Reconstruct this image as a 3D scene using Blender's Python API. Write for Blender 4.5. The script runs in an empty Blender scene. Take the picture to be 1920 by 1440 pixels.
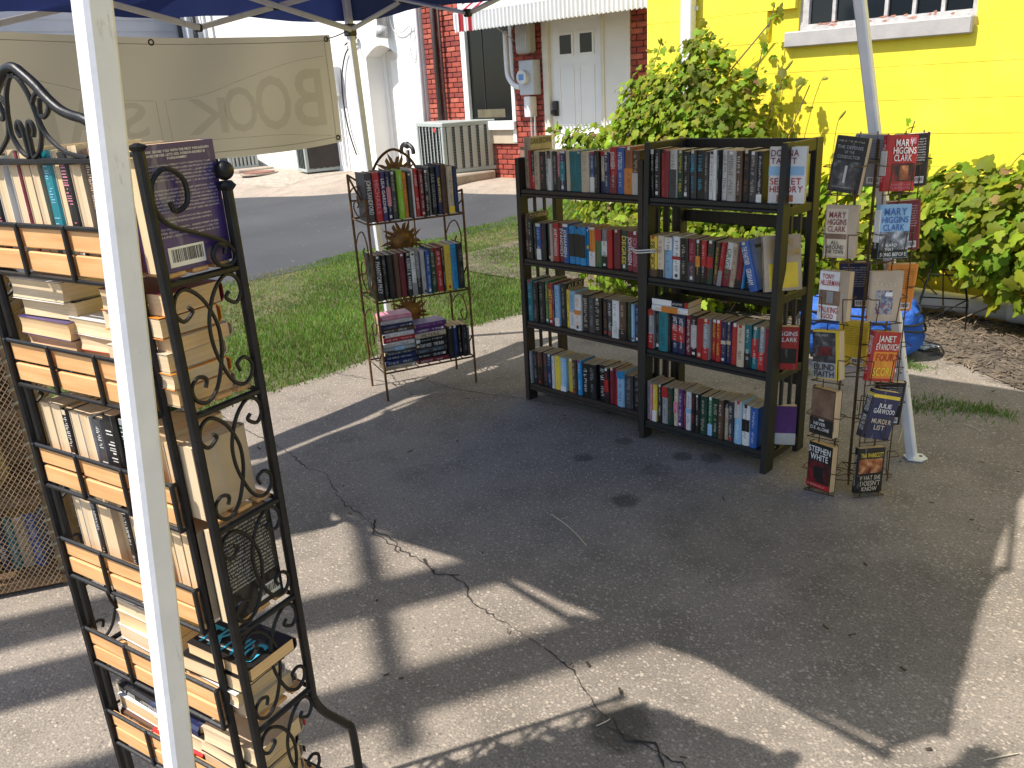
import bpy, math, random
import numpy as np
from mathutils import Vector, Matrix
random.seed(7); RNG = np.random.default_rng(7)
R = math.radians
SC = bpy.context.scene
COL = SC.collection
# ------------------------------------------------------------------ camera, sky, sun, exposure
# world axes: X runs along the yellow wall, Y runs away from the near tent edge towards the buildings
cd = bpy.data.cameras.new('camera'); cam = bpy.data.objects.new('camera', cd); COL.objects.link(cam)
SC.camera = cam
cd.sensor_width = 36.0; cd.lens = 36.0 * 1553.0 / 1920.0; cd.clip_start = 0.05; cd.clip_end = 900
_d = Vector((260.0, -4330.0, -1553.0)).normalized()          # world down in camera axes (x right, y up, z back)
_up = -_d
_fw = Vector((0, 0, -1)); _Y = (_fw - _d * _fw.dot(_d)).normalized(); _X = _Y.cross(_up)
_rows = Matrix((_X, _Y, _up))                                  # camera -> levelled frame
_yaw = Matrix(((0.7, -0.714, 0), (0.714, 0.7, 0), (0, 0, 1)))
cam.matrix_world = Matrix.Translation((0, 0, 1.5)) @ (_yaw @ _rows).to_4x4()

SUNV = Vector((0.31, 0.66, -1.0)).normalized()
wld = bpy.data.worlds.new('World'); SC.world = wld; wld.use_nodes = True
nt = wld.node_tree; bg = nt.nodes['Background']
sky = nt.nodes.new('ShaderNodeTexSky'); sky.sky_type = 'NISHITA'; sky.sun_disc = False
sky.dust_density = 1.0; sky.air_density = 1.0; sky.sun_elevation = math.asin(-SUNV.z); sky.sun_rotation = math.atan2(-SUNV.x, -SUNV.y)
nt.links.new(sky.outputs[0], bg.inputs[0]); bg.inputs[1].default_value = 0.125
sd = bpy.data.lights.new('sun', 'SUN'); sd.energy = 4.1; sd.angle = R(0.6); sd.color = (1.0, 0.94, 0.855)
sun = bpy.data.objects.new('sun', sd); COL.objects.link(sun)
sun.rotation_euler = SUNV.to_track_quat('-Z', 'Y').to_euler(); sun.location = (-6, -12, 16)
SC.view_settings.view_transform = 'Standard'; SC.view_settings.look = 'None'
SC.view_settings.exposure = 0.82; SC.view_settings.gamma = 1.0; SC.view_settings.use_curve_mapping = False

# ------------------------------------------------------------------ materials
def _nodes(name):
    m = bpy.data.materials.new(name); m.use_nodes = True
    n = m.node_tree.nodes; b = n['Principled BSDF']
    return m, n, m.node_tree.links, b
def noise(n, l, co, scale, detail=4, rough=.55):
    t = n.new('ShaderNodeTexNoise'); t.inputs['Scale'].default_value = scale
    t.inputs['Detail'].default_value = detail; t.inputs['Roughness'].default_value = rough
    if co: l.new(co, t.inputs['Vector'])
    return t.outputs['Fac']
def ramp(n, l, fac, stops):
    r = n.new('ShaderNodeValToRGB'); e = r.color_ramp.elements
    while len(e) < len(stops): e.new(0.5)
    for k, (p, c) in enumerate(stops):
        e[k].position = p; e[k].color = (c[0], c[1], c[2], 1) if hasattr(c, '__len__') else (c, c, c, 1)
    l.new(fac, r.inputs[0]); return r.outputs[0]
def mixc(n, l, fac, a, b, mode='MIX'):
    x = n.new('ShaderNodeMix'); x.data_type = 'RGBA'; x.blend_type = mode
    for s, v in ((0, fac), (6, a), (7, b)):
        if hasattr(v, 'is_linked') or hasattr(v, 'links'): l.new(v, x.inputs[s])
        elif s == 0: x.inputs[0].default_value = v
        else: x.inputs[s].default_value = (v[0], v[1], v[2], 1)
    return x.outputs[2]
def bump(n, l, b, h, strength=.3, dist=.01):
    x = n.new('ShaderNodeBump'); x.inputs['Strength'].default_value = strength; x.inputs['Distance'].default_value = dist
    l.new(h, x.inputs['Height']); l.new(x.outputs[0], b.inputs['Normal'])
def sc3(c, k): return tuple(min(1, max(0, v * k)) for v in c)
def M(name, col, rough=.6, var=.12, scale=6, bmp=0, bscale=60, metal=0, col2=None, rnd=0.0, coord='Object', spec=.5, bdist=.004):
    m, n, l, b = _nodes(name)
    tc = n.new('ShaderNodeTexCoord'); co = tc.outputs[coord]
    f = noise(n, l, co, scale, 6)
    c = ramp(n, l, f, [(.3, sc3(col, 1 - var)), (.7, col2 if col2 else sc3(col, 1 + var))])
    if rnd:
        oi = n.new('ShaderNodeObjectInfo'); h = n.new('ShaderNodeHueSaturation')
        mr = n.new('ShaderNodeMapRange'); mr.inputs[3].default_value = 1 - rnd; mr.inputs[4].default_value = 1 + rnd
        l.new(oi.outputs['Random'], mr.inputs[0]); l.new(mr.outputs[0], h.inputs['Value']); l.new(c, h.inputs['Color']); c = h.outputs[0]
    l.new(c, b.inputs['Base Color'])
    b.inputs['Roughness'].default_value = rough; b.inputs['Metallic'].default_value = metal
    b.inputs['Specular IOR Level'].default_value = spec
    if bmp: bump(n, l, b, noise(n, l, co, bscale, 5), bmp, bdist)
    return m
def Mthin(name, col, trans, rough=.7, var=.1, scale=5, tcol=None, island=0, bmp=0):
    """cloth / leaf: diffuse + translucent"""
    m = bpy.data.materials.new(name); m.use_nodes = True; n = m.node_tree.nodes; l = m.node_tree.links
    n.remove(n['Principled BSDF']); out = n['Material Output']
    tc = n.new('ShaderNodeTexCoord'); f = noise(n, l, tc.outputs['Object'], scale, 5)
    c = ramp(n, l, f, [(.3, sc3(col, 1 - var)), (.7, sc3(col, 1 + var))])
    if island:
        g = n.new('ShaderNodeNewGeometry'); oi = n.new('ShaderNodeObjectInfo')
        ad = n.new('ShaderNodeMath'); ad.operation = 'ADD'; fr = n.new('ShaderNodeMath'); fr.operation = 'FRACT'
        l.new(g.outputs['Random Per Island'], ad.inputs[0]); l.new(oi.outputs['Random'], ad.inputs[1]); l.new(ad.outputs[0], fr.inputs[0])
        h = n.new('ShaderNodeHueSaturation'); a = n.new('ShaderNodeMapRange'); a.inputs[3].default_value = 1 - island; a.inputs[4].default_value = 1 + island
        a2 = n.new('ShaderNodeMapRange'); a2.inputs[3].default_value = .455; a2.inputs[4].default_value = .53
        l.new(fr.outputs[0], a.inputs[0]); l.new(fr.outputs[0], a2.inputs[0])
        l.new(a.outputs[0], h.inputs['Value']); l.new(a2.outputs[0], h.inputs['Hue']); l.new(c, h.inputs['Color']); c = h.outputs[0]
    b = n.new('ShaderNodeBsdfPrincipled'); b.inputs['Roughness'].default_value = rough; l.new(c, b.inputs['Base Color'])
    b.inputs['Specular IOR Level'].default_value = .35
    t = n.new('ShaderNodeBsdfTranslucent')
    if tcol: t.inputs[0].default_value = (*tcol, 1)
    else: l.new(c, t.inputs[0])
    mx = n.new('ShaderNodeMixShader'); mx.inputs[0].default_value = trans
    l.new(b.outputs[0], mx.inputs[1]); l.new(t.outputs[0], mx.inputs[2]); l.new(mx.outputs[0], out.inputs[0])
    if bmp: bump(n, l, b, noise(n, l, tc.outputs['Object'], 14, 4), bmp, .01)
    return m

def concrete(name, base, stains=()):
    m, n, l, b = _nodes(name)
    tc = n.new('ShaderNodeTexCoord'); co = tc.outputs['Object']
    big = noise(n, l, co, .9, 5); mid = noise(n, l, co, 5, 6); fine = noise(n, l, co, 160, 3)
    c = ramp(n, l, big, [(.3, sc3(base, .74)), (.68, sc3(base, 1.06))])
    c = mixc(n, l, .85, c, ramp(n, l, mid, [(.28, .66), (.5, .96), (.75, 1.1)]), 'MULTIPLY')
    c = mixc(n, l, .8, c, ramp(n, l, fine, [(.3, .55), (.7, 1.3)]), 'MULTIPLY')
    hs = []
    for scl, thr, br in ((62, .34, 1.42), (100, .34, 1.3), (36, .20, 1.6)):
        mp = n.new('ShaderNodeMapping'); mp.inputs['Scale'].default_value = (1, 1.35, 1); mp.inputs['Rotation'].default_value = (0, 0, scl)
        l.new(co, mp.inputs[0])
        v = n.new('ShaderNodeTexVoronoi'); v.inputs['Scale'].default_value = scl; l.new(mp.outputs[0], v.inputs['Vector'])
        wob = noise(n, l, co, scl * 1.7, 2)
        ad = n.new('ShaderNodeMath'); ad.operation = 'MULTIPLY_ADD'; ad.inputs[1].default_value = .35; l.new(wob, ad.inputs[0]); l.new(v.outputs['Distance'], ad.inputs[2])
        sub = n.new('ShaderNodeMath'); sub.operation = 'SUBTRACT'; sub.inputs[1].default_value = .175; l.new(ad.outputs[0], sub.inputs[0])
        msk = ramp(n, l, sub.outputs[0], [(thr * .8, 1), (thr, 0)])
        sp = n.new('ShaderNodeSeparateColor'); l.new(v.outputs['Color'], sp.inputs[0])
        pick = ramp(n, l, sp.outputs[0], [(.30, 0), (.34, 1)])
        mm = n.new('ShaderNodeMath'); mm.operation = 'MULTIPLY'; l.new(msk, mm.inputs[0]); l.new(pick, mm.inputs[1])
        pc = ramp(n, l, sp.outputs[1], [(0, sc3(base, .5)), (.22, sc3(base, .78)), (.4, sc3((base[0], base[1] * .97, base[2] * .93), br * .86)), (1, sc3(base, br))])
        c = mixc(n, l, mm.outputs[0], c, pc); hs.append(mm.outputs[0])
    for (sx, sy, rad, k) in stains:
        vm = n.new('ShaderNodeVectorMath'); vm.operation = 'DISTANCE'; vm.inputs[1].default_value = (sx, sy, 0); l.new(co, vm.inputs[0])
        wob = noise(n, l, co, 18, 3)
        ad = n.new('ShaderNodeMath'); ad.operation = 'MULTIPLY_ADD'; ad.inputs[1].default_value = rad * .7; l.new(wob, ad.inputs[0]); l.new(vm.outputs['Value'], ad.inputs[2])
        mk = ramp(n, l, ad.outputs[0], [(rad * 1.1, k), (rad * 1.5, 1)])
        c = mixc(n, l, 1.0, c, mk, 'MULTIPLY')
    l.new(c, b.inputs['Base Color']); b.inputs['Roughness'].default_value = .88; b.inputs['Specular IOR Level'].default_value = .25
    s = n.new('ShaderNodeMath'); s.operation = 'ADD'; l.new(hs[0], s.inputs[0]); l.new(fine, s.inputs[1])
    bump(n, l, b, s.outputs[0], .35, .003)
    return m
def asphalt():
    m, n, l, b = _nodes('asphalt')
    tc = n.new('ShaderNodeTexCoord'); co = tc.outputs['Object']
    big = noise(n, l, co, .8, 5); fine = noise(n, l, co, 90, 3)
    c = ramp(n, l, big, [(.3, (.036, .038, .042)), (.7, (.058, .06, .064))])
    c = mixc(n, l, .7, c, ramp(n, l, fine, [(.3, .6), (.7, 1.5)]), 'MULTIPLY')
    v = n.new('ShaderNodeTexVoronoi'); v.inputs['Scale'].default_value = 5.5; l.new(co, v.inputs['Vector'])
    c = mixc(n, l, ramp(n, l, v.outputs['Distance'], [(.05, 1), (.07, 0)]), c, (.2, .2, .19))
    l.new(c, b.inputs['Base Color']); b.inputs['Roughness'].default_value = .8
    bump(n, l, b, fine, .6, .006); return m
def wood(name, c1, c2, scale=1.0, axis='X'):
    m, n, l, b = _nodes(name)
    tc = n.new('ShaderNodeTexCoord'); mp = n.new('ShaderNodeMapping'); l.new(tc.outputs['Object'], mp.inputs[0])
    oi = n.new('ShaderNodeObjectInfo'); vm = n.new('ShaderNodeVectorMath'); vm.operation = 'MULTIPLY_ADD'
    cb = n.new('ShaderNodeCombineXYZ'); l.new(oi.outputs['Random'], cb.inputs[1]); l.new(oi.outputs['Random'], cb.inputs[2])
    vm.inputs[1].default_value = (3, 3, 3); l.new(cb.outputs[0], vm.inputs[0]); l.new(tc.outputs['Object'], vm.inputs[2]); l.new(vm.outputs[0], mp.inputs[0])
    mp.inputs['Scale'].default_value = (4, 55, 55) if axis == 'X' else (55, 55, 4)
    f = noise(n, l, mp.outputs[0], 1.6 * scale, 6, .6)
    c = ramp(n, l, f, [(.32, c1), (.5, tuple((a + b_) / 2 for a, b_ in zip(c1, c2))), (.68, c2)])
    l.new(c, b.inputs['Base Color']); b.inputs['Roughness'].default_value = .5
    bump(n, l, b, f, .15, .002); return m
def pages_mat():
    m, n, l, b = _nodes('page_paper')
    tc = n.new('ShaderNodeTexCoord'); mp = n.new('ShaderNodeMapping'); mp.inputs['Scale'].default_value = (900, 5, 5); l.new(tc.outputs['Object'], mp.inputs[0])
    f = noise(n, l, mp.outputs[0], 1.0, 3); g = noise(n, l, tc.outputs['Object'], 9, 4)
    c = ramp(n, l, f, [(.25, (.56, .42, .25)), (.75, (.74, .59, .39))])
    c = mixc(n, l, .6, c, ramp(n, l, g, [(.3, (.82, .74, .62)), (.7, (1.08, 1.06, 1.02))]), 'MULTIPLY')
    oi = n.new('ShaderNodeObjectInfo')
    c = mixc(n, l, .7, c, ramp(n, l, oi.outputs['Random'], [(0, (.95, .80, .62)), (.3, (1.0, .93, .85)), (.6, (.92, .96, 1.05)), (1, (1.02, 1.0, .95))]), 'MULTIPLY')
    l.new(c, b.inputs['Base Color']); b.inputs['Roughness'].default_value = .85; bump(n, l, b, f, .3, .001); return m
def photo_mat(name, stops, scale=18, detail=3):
    m, n, l, b = _nodes(name)
    tc = n.new('ShaderNodeTexCoord'); f = noise(n, l, tc.outputs['Object'], scale, detail)
    l.new(ramp(n, l, f, stops), b.inputs['Base Color']); b.inputs['Roughness'].default_value = .35; return m
def glass_mat(name, col=(.02, .022, .022)):
    m, n, l, b = _nodes(name); b.inputs['Base Color'].default_value = (*col, 1); b.inputs['Roughness'].default_value = .08
    b.inputs['Specular IOR Level'].default_value = .2; return m

PAL = dict(k=(.014, .013, .013), n=(.018, .026, .085), b=(.03, .10, .34), r=(.42, .022, .022), m=(.19, .02, .032), w=(.72, .71, .68),
           c=(.60, .50, .36), g=(.04, .17, .07), d=(.015, .05, .03), t=(.012, .16, .19), y=(.78, .56, .05), o=(.70, .24, .03), p=(.10, .035, .15),
           v=(.05, .028, .13), s=(.28, .28, .28), z=(.10, .052, .03), l=(.27, .47, .66), h=(.05, .05, .055), e=(.46, .36, .25), q=(.26, .50, .03),
           i=(.60, .20, .27), x=(.36, .12, .045), u=(.02, .24, .52), j=(.50, .48, .44))
CW = dict(k='black', n='navy', b='blue', r='red', m='maroon', w='white', c='cream', g='green', d='dark green', t='teal', y='yellow', o='orange', p='purple',
          v='deep purple', s='grey', z='brown', l='light blue', h='charcoal', e='tan', q='lime green', i='pink', x='rust brown', u='bright blue', j='pale grey')
def cover_mat(name, col):
    m = M(name, col, .36, .18, 9, .06, 30, rnd=.16, spec=.42); n = m.node_tree.nodes; l = m.node_tree.links; b = n['Principled BSDF']
    src = b.inputs['Base Color'].links[0].from_socket; tc = n.new('ShaderNodeTexCoord'); oi = n.new('ShaderNodeObjectInfo')
    ad = n.new('ShaderNodeVectorMath'); ad.operation = 'ADD'; cb = n.new('ShaderNodeCombineXYZ'); mu = n.new('ShaderNodeMath'); mu.operation = 'MULTIPLY'; mu.inputs[1].default_value = 7.0
    l.new(oi.outputs['Random'], mu.inputs[0]); l.new(mu.outputs[0], cb.inputs[0]); l.new(mu.outputs[0], cb.inputs[2]); l.new(tc.outputs['Object'], ad.inputs[0]); l.new(cb.outputs[0], ad.inputs[1])
    mp = n.new('ShaderNodeMapping'); mp.inputs['Scale'].default_value = (380, 40, 9); l.new(ad.outputs[0], mp.inputs[0])
    crease = ramp(n, l, noise(n, l, mp.outputs[0], 1.0, 3, .6), [(.62, 0), (.70, .45)])
    c = mixc(n, l, crease, src, tuple(min(1, v * .6 + .22) for v in col))
    scuff = ramp(n, l, noise(n, l, ad.outputs[0], 55, 5, .75), [(.64, 0), (.72, .4)])
    c = mixc(n, l, scuff, c, tuple(min(1, v * .6 + .16) for v in col)); l.new(c, b.inputs['Base Color']); return m
COVER = {k: cover_mat('book_cover_' + CW[k].replace(' ', '_'), c) for k, c in PAL.items()}
INK = {k: M('print_' + CW[k].replace(' ', '_'), c, .4, .05, 20) for k, c in PAL.items()}
INK['a'] = M('print_gold', (.55, .36, .10), .35, .1, 20); INK['f'] = M('print_cyan', (.05, .42, .62), .25, .1, 20)
PAGES = pages_mat()
WHITE = M('white_powder_coat', (.70, .71, .74), .38, .07, 14, .12, 60, col2=(.76, .76, .77))
def scuffed(m, dark):
    n = m.node_tree.nodes; l = m.node_tree.links; b = n['Principled BSDF']; src = b.inputs['Base Color'].links[0].from_socket
    tc = n.new('ShaderNodeTexCoord'); mp = n.new('ShaderNodeMapping'); mp.inputs['Scale'].default_value = (34, 34, 7); l.new(tc.outputs['Object'], mp.inputs[0])
    k = ramp(n, l, noise(n, l, mp.outputs[0], 1.6, 7, .72), [(.60, 0), (.68, .55)]); l.new(mixc(n, l, k, src, dark), b.inputs['Base Color'])
scuffed(WHITE, (.40, .38, .35))
BLACKP = M('black_plastic', (.012, .012, .013), .45, .2, 20)
IRON = M('black_wrought_iron', (.013, .013, .014), .42, .35, 30, .25, 90, .4, bdist=.002)
RUST = M('rusted_brown_iron', (.075, .042, .020), .65, .4, 22, .35, 120, .45, col2=(.21, .105, .035), bdist=.002)
RUSTY = M('rusty_sun_sheet', (.11, .055, .018), .55, .4, 26, .3, 80, .5, col2=(.28, .14, .04), bdist=.002)
WIRE = M('bronze_wire', (.11, .075, .045), .45, .3, 60, 0, 10, .7)
SLAT = wood('orange_pine', (.58, .295, .11), (.72, .42, .185))
ESPR = wood('dark_espresso_wood', (.020, .013, .010), (.034, .022, .016), axis='Z')
BLKW = wood('black_stained_wood', (.009, .009, .008), (.018, .018, .016), axis='Z')

# ------------------------------------------------------------------ mesh helpers
class MB:
    def __init__(s): s.v = []; s.f = []; s.m = []
    def add(s, vs, fs, mi=0):
        o = len(s.v); s.v += [tuple(p) for p in vs]; s.f += [tuple(o + i for i in q) for q in fs]; s.m += [mi] * len(fs); return s
    def box(s, x0, x1, y0, y1, z0, z1, mi=0, mat=None):
        vs = [Vector((x, y, z)) for z in (z0, z1) for y in (y0, y1) for x in (x0, x1)]
        if mat is not None: vs = [mat @ p for p in vs]
        return s.add(vs, [(0, 2, 3, 1), (4, 5, 7, 6), (0, 1, 5, 4), (2, 6, 7, 3), (0, 4, 6, 2), (1, 3, 7, 5)], mi)
    def bev(s, x0, x1, y0, y1, z0, z1, c=.004, mi=0, mat=None, jit=0):
        vs = []; idx = {}
        for a, X in enumerate((x0, x1)):
            for b, Y in enumerate((y0, y1)):
                for d, Z in enumerate((z0, z1)):
                    sx, sy, sz = (1, -1)[a], (1, -1)[b], (1, -1)[d]
                    j = [random.uniform(-jit, jit) for _ in range(3)] if jit else (0, 0, 0)
                    for ax, p in enumerate(((X, Y + sy * c, Z + sz * c), (X + sx * c, Y, Z + sz * c), (X + sx * c, Y + sy * c, Z))):
                        idx[a, b, d, ax] = len(vs); q = Vector((p[0] + j[0], p[1] + j[1], p[2] + j[2])); vs.append(mat @ q if mat is not None else q)
        I = lambda a, b, d, ax: idx[a, b, d, ax]; fs = []
        fs += [(I(0, 0, 0, 0), I(0, 0, 1, 0), I(0, 1, 1, 0), I(0, 1, 0, 0)), (I(1, 0, 0, 0), I(1, 1, 0, 0), I(1, 1, 1, 0), I(1, 0, 1, 0))]
        fs += [(I(0, 0, 0, 1), I(1, 0, 0, 1), I(1, 0, 1, 1), I(0, 0, 1, 1)), (I(0, 1, 0, 1), I(0, 1, 1, 1), I(1, 1, 1, 1), I(1, 1, 0, 1))]
        fs += [(I(0, 0, 0, 2), I(0, 1, 0, 2), I(1, 1, 0, 2), I(1, 0, 0, 2)), (I(0, 0, 1, 2), I(1, 0, 1, 2), I(1, 1, 1, 2), I(0, 1, 1, 2))]
        for a in (0, 1):
            for b in (0, 1): fs.append((I(a, b, 0, 0), I(a, b, 1, 0), I(a, b, 1, 1), I(a, b, 0, 1)))
            for d in (0, 1): fs.append((I(a, 0, d, 0), I(a, 1, d, 0), I(a, 1, d, 2), I(a, 0, d, 2)))
        for b in (0, 1):
            for d in (0, 1): fs.append((I(0, b, d, 1), I(1, b, d, 1), I(1, b, d, 2), I(0, b, d, 2)))
        for a in (0, 1):
            for b in (0, 1):
                for d in (0, 1): fs.append((I(a, b, d, 0), I(a, b, d, 1), I(a, b, d, 2)))
        return s.add(vs, fs, mi)
    def tube(s, pts, r, n=6, closed=False, mi=0, rs=None, square=False):
        P = [Vector(p) for p in pts]; k = len(P)
        if square: n = 4
        T = []
        for i in range(k):
            a = P[i - 1] if (i > 0 or closed) else P[0]; b = P[(i + 1) % k] if (i < k - 1 or closed) else P[-1]
            d = b - a; T.append(d.normalized() if d.length > 1e-9 else Vector((0, 0, 1)))
        ref = Vector((0, 0, 1)) if abs(T[0].z) < .9 else Vector((1, 0, 0))
        u = (ref - T[0] * ref.dot(T[0])).normalized(); vs = []
        for i in range(k):
            u = (u - T[i] * u.dot(T[i])); u = u.normalized() if u.length > 1e-6 else T[i].orthogonal().normalized()
            w = T[i].cross(u); rr = rs[i] if rs else r
            for j in range(n):
                a = 2 * math.pi * (j + (.5 if square else 0)) / n; vs.append(P[i] + (u * math.cos(a) + w * math.sin(a)) * rr * (1.414 if square else 1))
        fs = []
        for i in range(k if closed else k - 1):
            i2 = (i + 1) % k
            for j in range(n): fs.append((i * n + j, i * n + (j + 1) % n, i2 * n + (j + 1) % n, i2 * n + j))
        if not closed: fs += [tuple(range(n - 1, -1, -1)), tuple((k - 1) * n + j for j in range(n))]
        return s.add(vs, fs, mi)
    def ball(s, c, r, n=10, m=7, sx=1, sy=1, sz=1, mi=0):
        vs = [(c[0], c[1], c[2] - r * sz)]
        for i in range(1, m):
            a = math.pi * i / m
            for j in range(n):
                b = 2 * math.pi * j / n; vs.append((c[0] + r * sx * math.sin(a) * math.cos(b), c[1] + r * sy * math.sin(a) * math.sin(b), c[2] - r * sz * math.cos(a)))
        vs.append((c[0], c[1], c[2] + r * sz)); fs = []
        for j in range(n): fs.append((0, 1 + (j + 1) % n, 1 + j))
        for i in range(m - 2):
            for j in range(n): fs.append((1 + i * n + j, 1 + i * n + (j + 1) % n, 1 + (i + 1) * n + (j + 1) % n, 1 + (i + 1) * n + j))
        L = len(vs) - 1
        for j in range(n): fs.append((L, 1 + (m - 2) * n + j, 1 + (m - 2) * n + (j + 1) % n))
        return s.add(vs, fs, mi)
    def prism(s, poly, f0, f1, mi=0):
        """poly list of 2d points, f0/f1 map a 2d point to 3d (two faces)"""
        n = len(poly); vs = [f0(p) for p in poly] + [f1(p) for p in poly]
        return s.add(vs, [tuple(range(n - 1, -1, -1)), tuple(range(n, 2 * n))] + [(i, (i + 1) % n, n + (i + 1) % n, n + i) for i in range(n)], mi)
    def cyl(s, a, b, r, n=12, mi=0): return s.tube([a, b], r, n, mi=mi)
    def mesh(s, name, mats):
        me = bpy.data.meshes.new(name); me.from_pydata(s.v, [], s.f)
        for x in (mats if isinstance(mats, (list, tuple)) else [mats]): me.materials.append(x)
        if any(s.m): me.polygons.foreach_set('material_index', s.m)
        me.update(); return me
    def build(s, name, mats, parent=None, smooth=False, fix=True):
        me = s.mesh(name, mats)
        if fix:
            import bmesh
            bm = bmesh.new(); bm.from_mesh(me); bmesh.ops.recalc_face_normals(bm, faces=bm.faces[:]); bm.to_mesh(me); bm.free()
        if smooth: me.polygons.foreach_set('use_smooth', [True] * len(me.polygons))
        return link(name, me, parent)
def link(name, data, parent=None, loc=None, rot=None):
    o = bpy.data.objects.new(name, data); COL.objects.link(o)
    if parent is not None: o.parent = parent
    if loc is not None: o.location = loc
    if rot is not None: o.rotation_euler = rot
    return o
def tag(o, label, cat, group=None, kind=None):
    o['label'] = label; o['category'] = cat
    if group: o['group'] = group
    if kind: o['kind'] = kind
    return o
def thing(name, label, cat, loc=(0, 0, 0), rot=(0, 0, 0), group=None):
    return tag(link(name, None, None, loc, rot), label, cat, group)
def struct(o, kind='structure', label=None):
    o['kind'] = kind
    if label: o['label'] = label
    return o
def np_mesh(name, V, F, mat, parent=None, smooth=False):
    """V (n,3), F (m,k) arrays with constant k"""
    me = bpy.data.meshes.new(name); m, k = F.shape
    me.vertices.add(len(V)); me.vertices.foreach_set('co', np.asarray(V, np.float32).ravel())
    me.loops.add(m * k); me.loops.foreach_set('vertex_index', F.astype(np.int32).ravel())
    me.polygons.add(m); me.polygons.foreach_set('loop_start', np.arange(0, m * k, k, dtype=np.int32))
    me.materials.append(mat); me.update(calc_edges=True); me.validate()
    if smooth: me.polygons.foreach_set('use_smooth', [True] * m)
    return link(name, me, parent)
def cr(pts, k=5, closed=False):
    """Catmull-Rom through pts"""
    P = [Vector(p) for p in pts]; n = len(P); out = []
    for i in range(n if closed else n - 1):
        g = lambda j: P[j % n] if closed else P[min(max(j, 0), n - 1)]
        a, b, c, d = g(i - 1), g(i), g(i + 1), g(i + 2)
        for q in range(k):
            t = q / k; out.append(.5 * ((2 * b) + (c - a) * t + (2 * a - 5 * b + 4 * c - d) * t * t + (3 * b - a - 3 * c + d) * t ** 3))
    if not closed: out.append(P[-1])
    return out

# ------------------------------------------------------------------ lettering
GLY = {}
def load_glyphs():
    obs = {}
    for ch in "ABCDEFGHIJKLMNOPQRSTUVWXYZ0123456789&'.:-e":
        c = bpy.data.curves.new('glyph', 'FONT'); c.body = ch; c.size = 1; c.resolution_u = 3; c.offset = .012
        o = bpy.data.objects.new('glyph', c); COL.objects.link(o); obs[ch] = (o, c)
    dg = bpy.context.evaluated_depsgraph_get()
    for ch, (o, c) in obs.items():
        me = bpy.data.meshes.new_from_object(o.evaluated_get(dg))
        vs = [v.co.copy() for v in me.vertices]; fs = [tuple(p.vertices) for p in me.polygons]
        x0 = min(v.x for v in vs); x1 = max(v.x for v in vs)
        GLY[ch] = ([Vector((v.x - x0, v.y, 0)) for v in vs], fs, x1 - x0)
        bpy.data.meshes.remove(me)
    for o, c in obs.values(): bpy.data.objects.remove(o); bpy.data.curves.remove(c)
load_glyphs()
def text_into(mb, txt, org, adv, up, length, height, mi=0, squeeze=True):
    """lettering fitted into a length x height box whose lower left corner is org"""
    x = 0; items = []
    for ch in txt:
        if ch == ' ': x += .32; continue
        g = GLY.get(ch) or GLY['I']; items.append((g, x)); x += g[2] + .09
    L = max(x - .09, .2); sx = length / L; sy = height / .73
    if sx > sy * 1.25: sx = sy * 1.25
    off = (length - L * sx) / 2; A = Vector(adv); U = Vector(up); O = Vector(org)
    for (vs, fs, w), x0 in items:
        mb.add([O + A * (off + (v.x + x0) * sx) + U * (v.y * sy) for v in vs], fs, mi)
def marks_into(mb, org, adv, up, length, height, mi=0, n=None):
    """worn lettering too small to read: short upright strokes"""
    A = Vector(adv); U = Vector(up); O = Vector(org); x = 0; n_ = A.cross(U)
    while x < length:
        w = height * random.uniform(.22, .46)
        if random.random() < .85:
            y0 = height * random.choice((0, 0, .1, .4)); y1 = height * random.choice((1, 1, .9, .6))
            ww = w * .36; p = [O + A * x + U * y0, O + A * (x + ww) + U * y0, O + A * (x + ww) + U * y1, O + A * x + U * y1]
            mb.add(p, [(0, 1, 2, 3)], mi)
        x += w
ORD = ('first second third fourth fifth sixth seventh eighth ninth tenth eleventh twelfth thirteenth fourteenth fifteenth sixteenth seventeenth eighteenth '
       'nineteenth twentieth twenty-first twenty-second twenty-third twenty-fourth twenty-fifth twenty-sixth twenty-seventh twenty-eighth twenty-ninth thirtieth').split()
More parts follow.
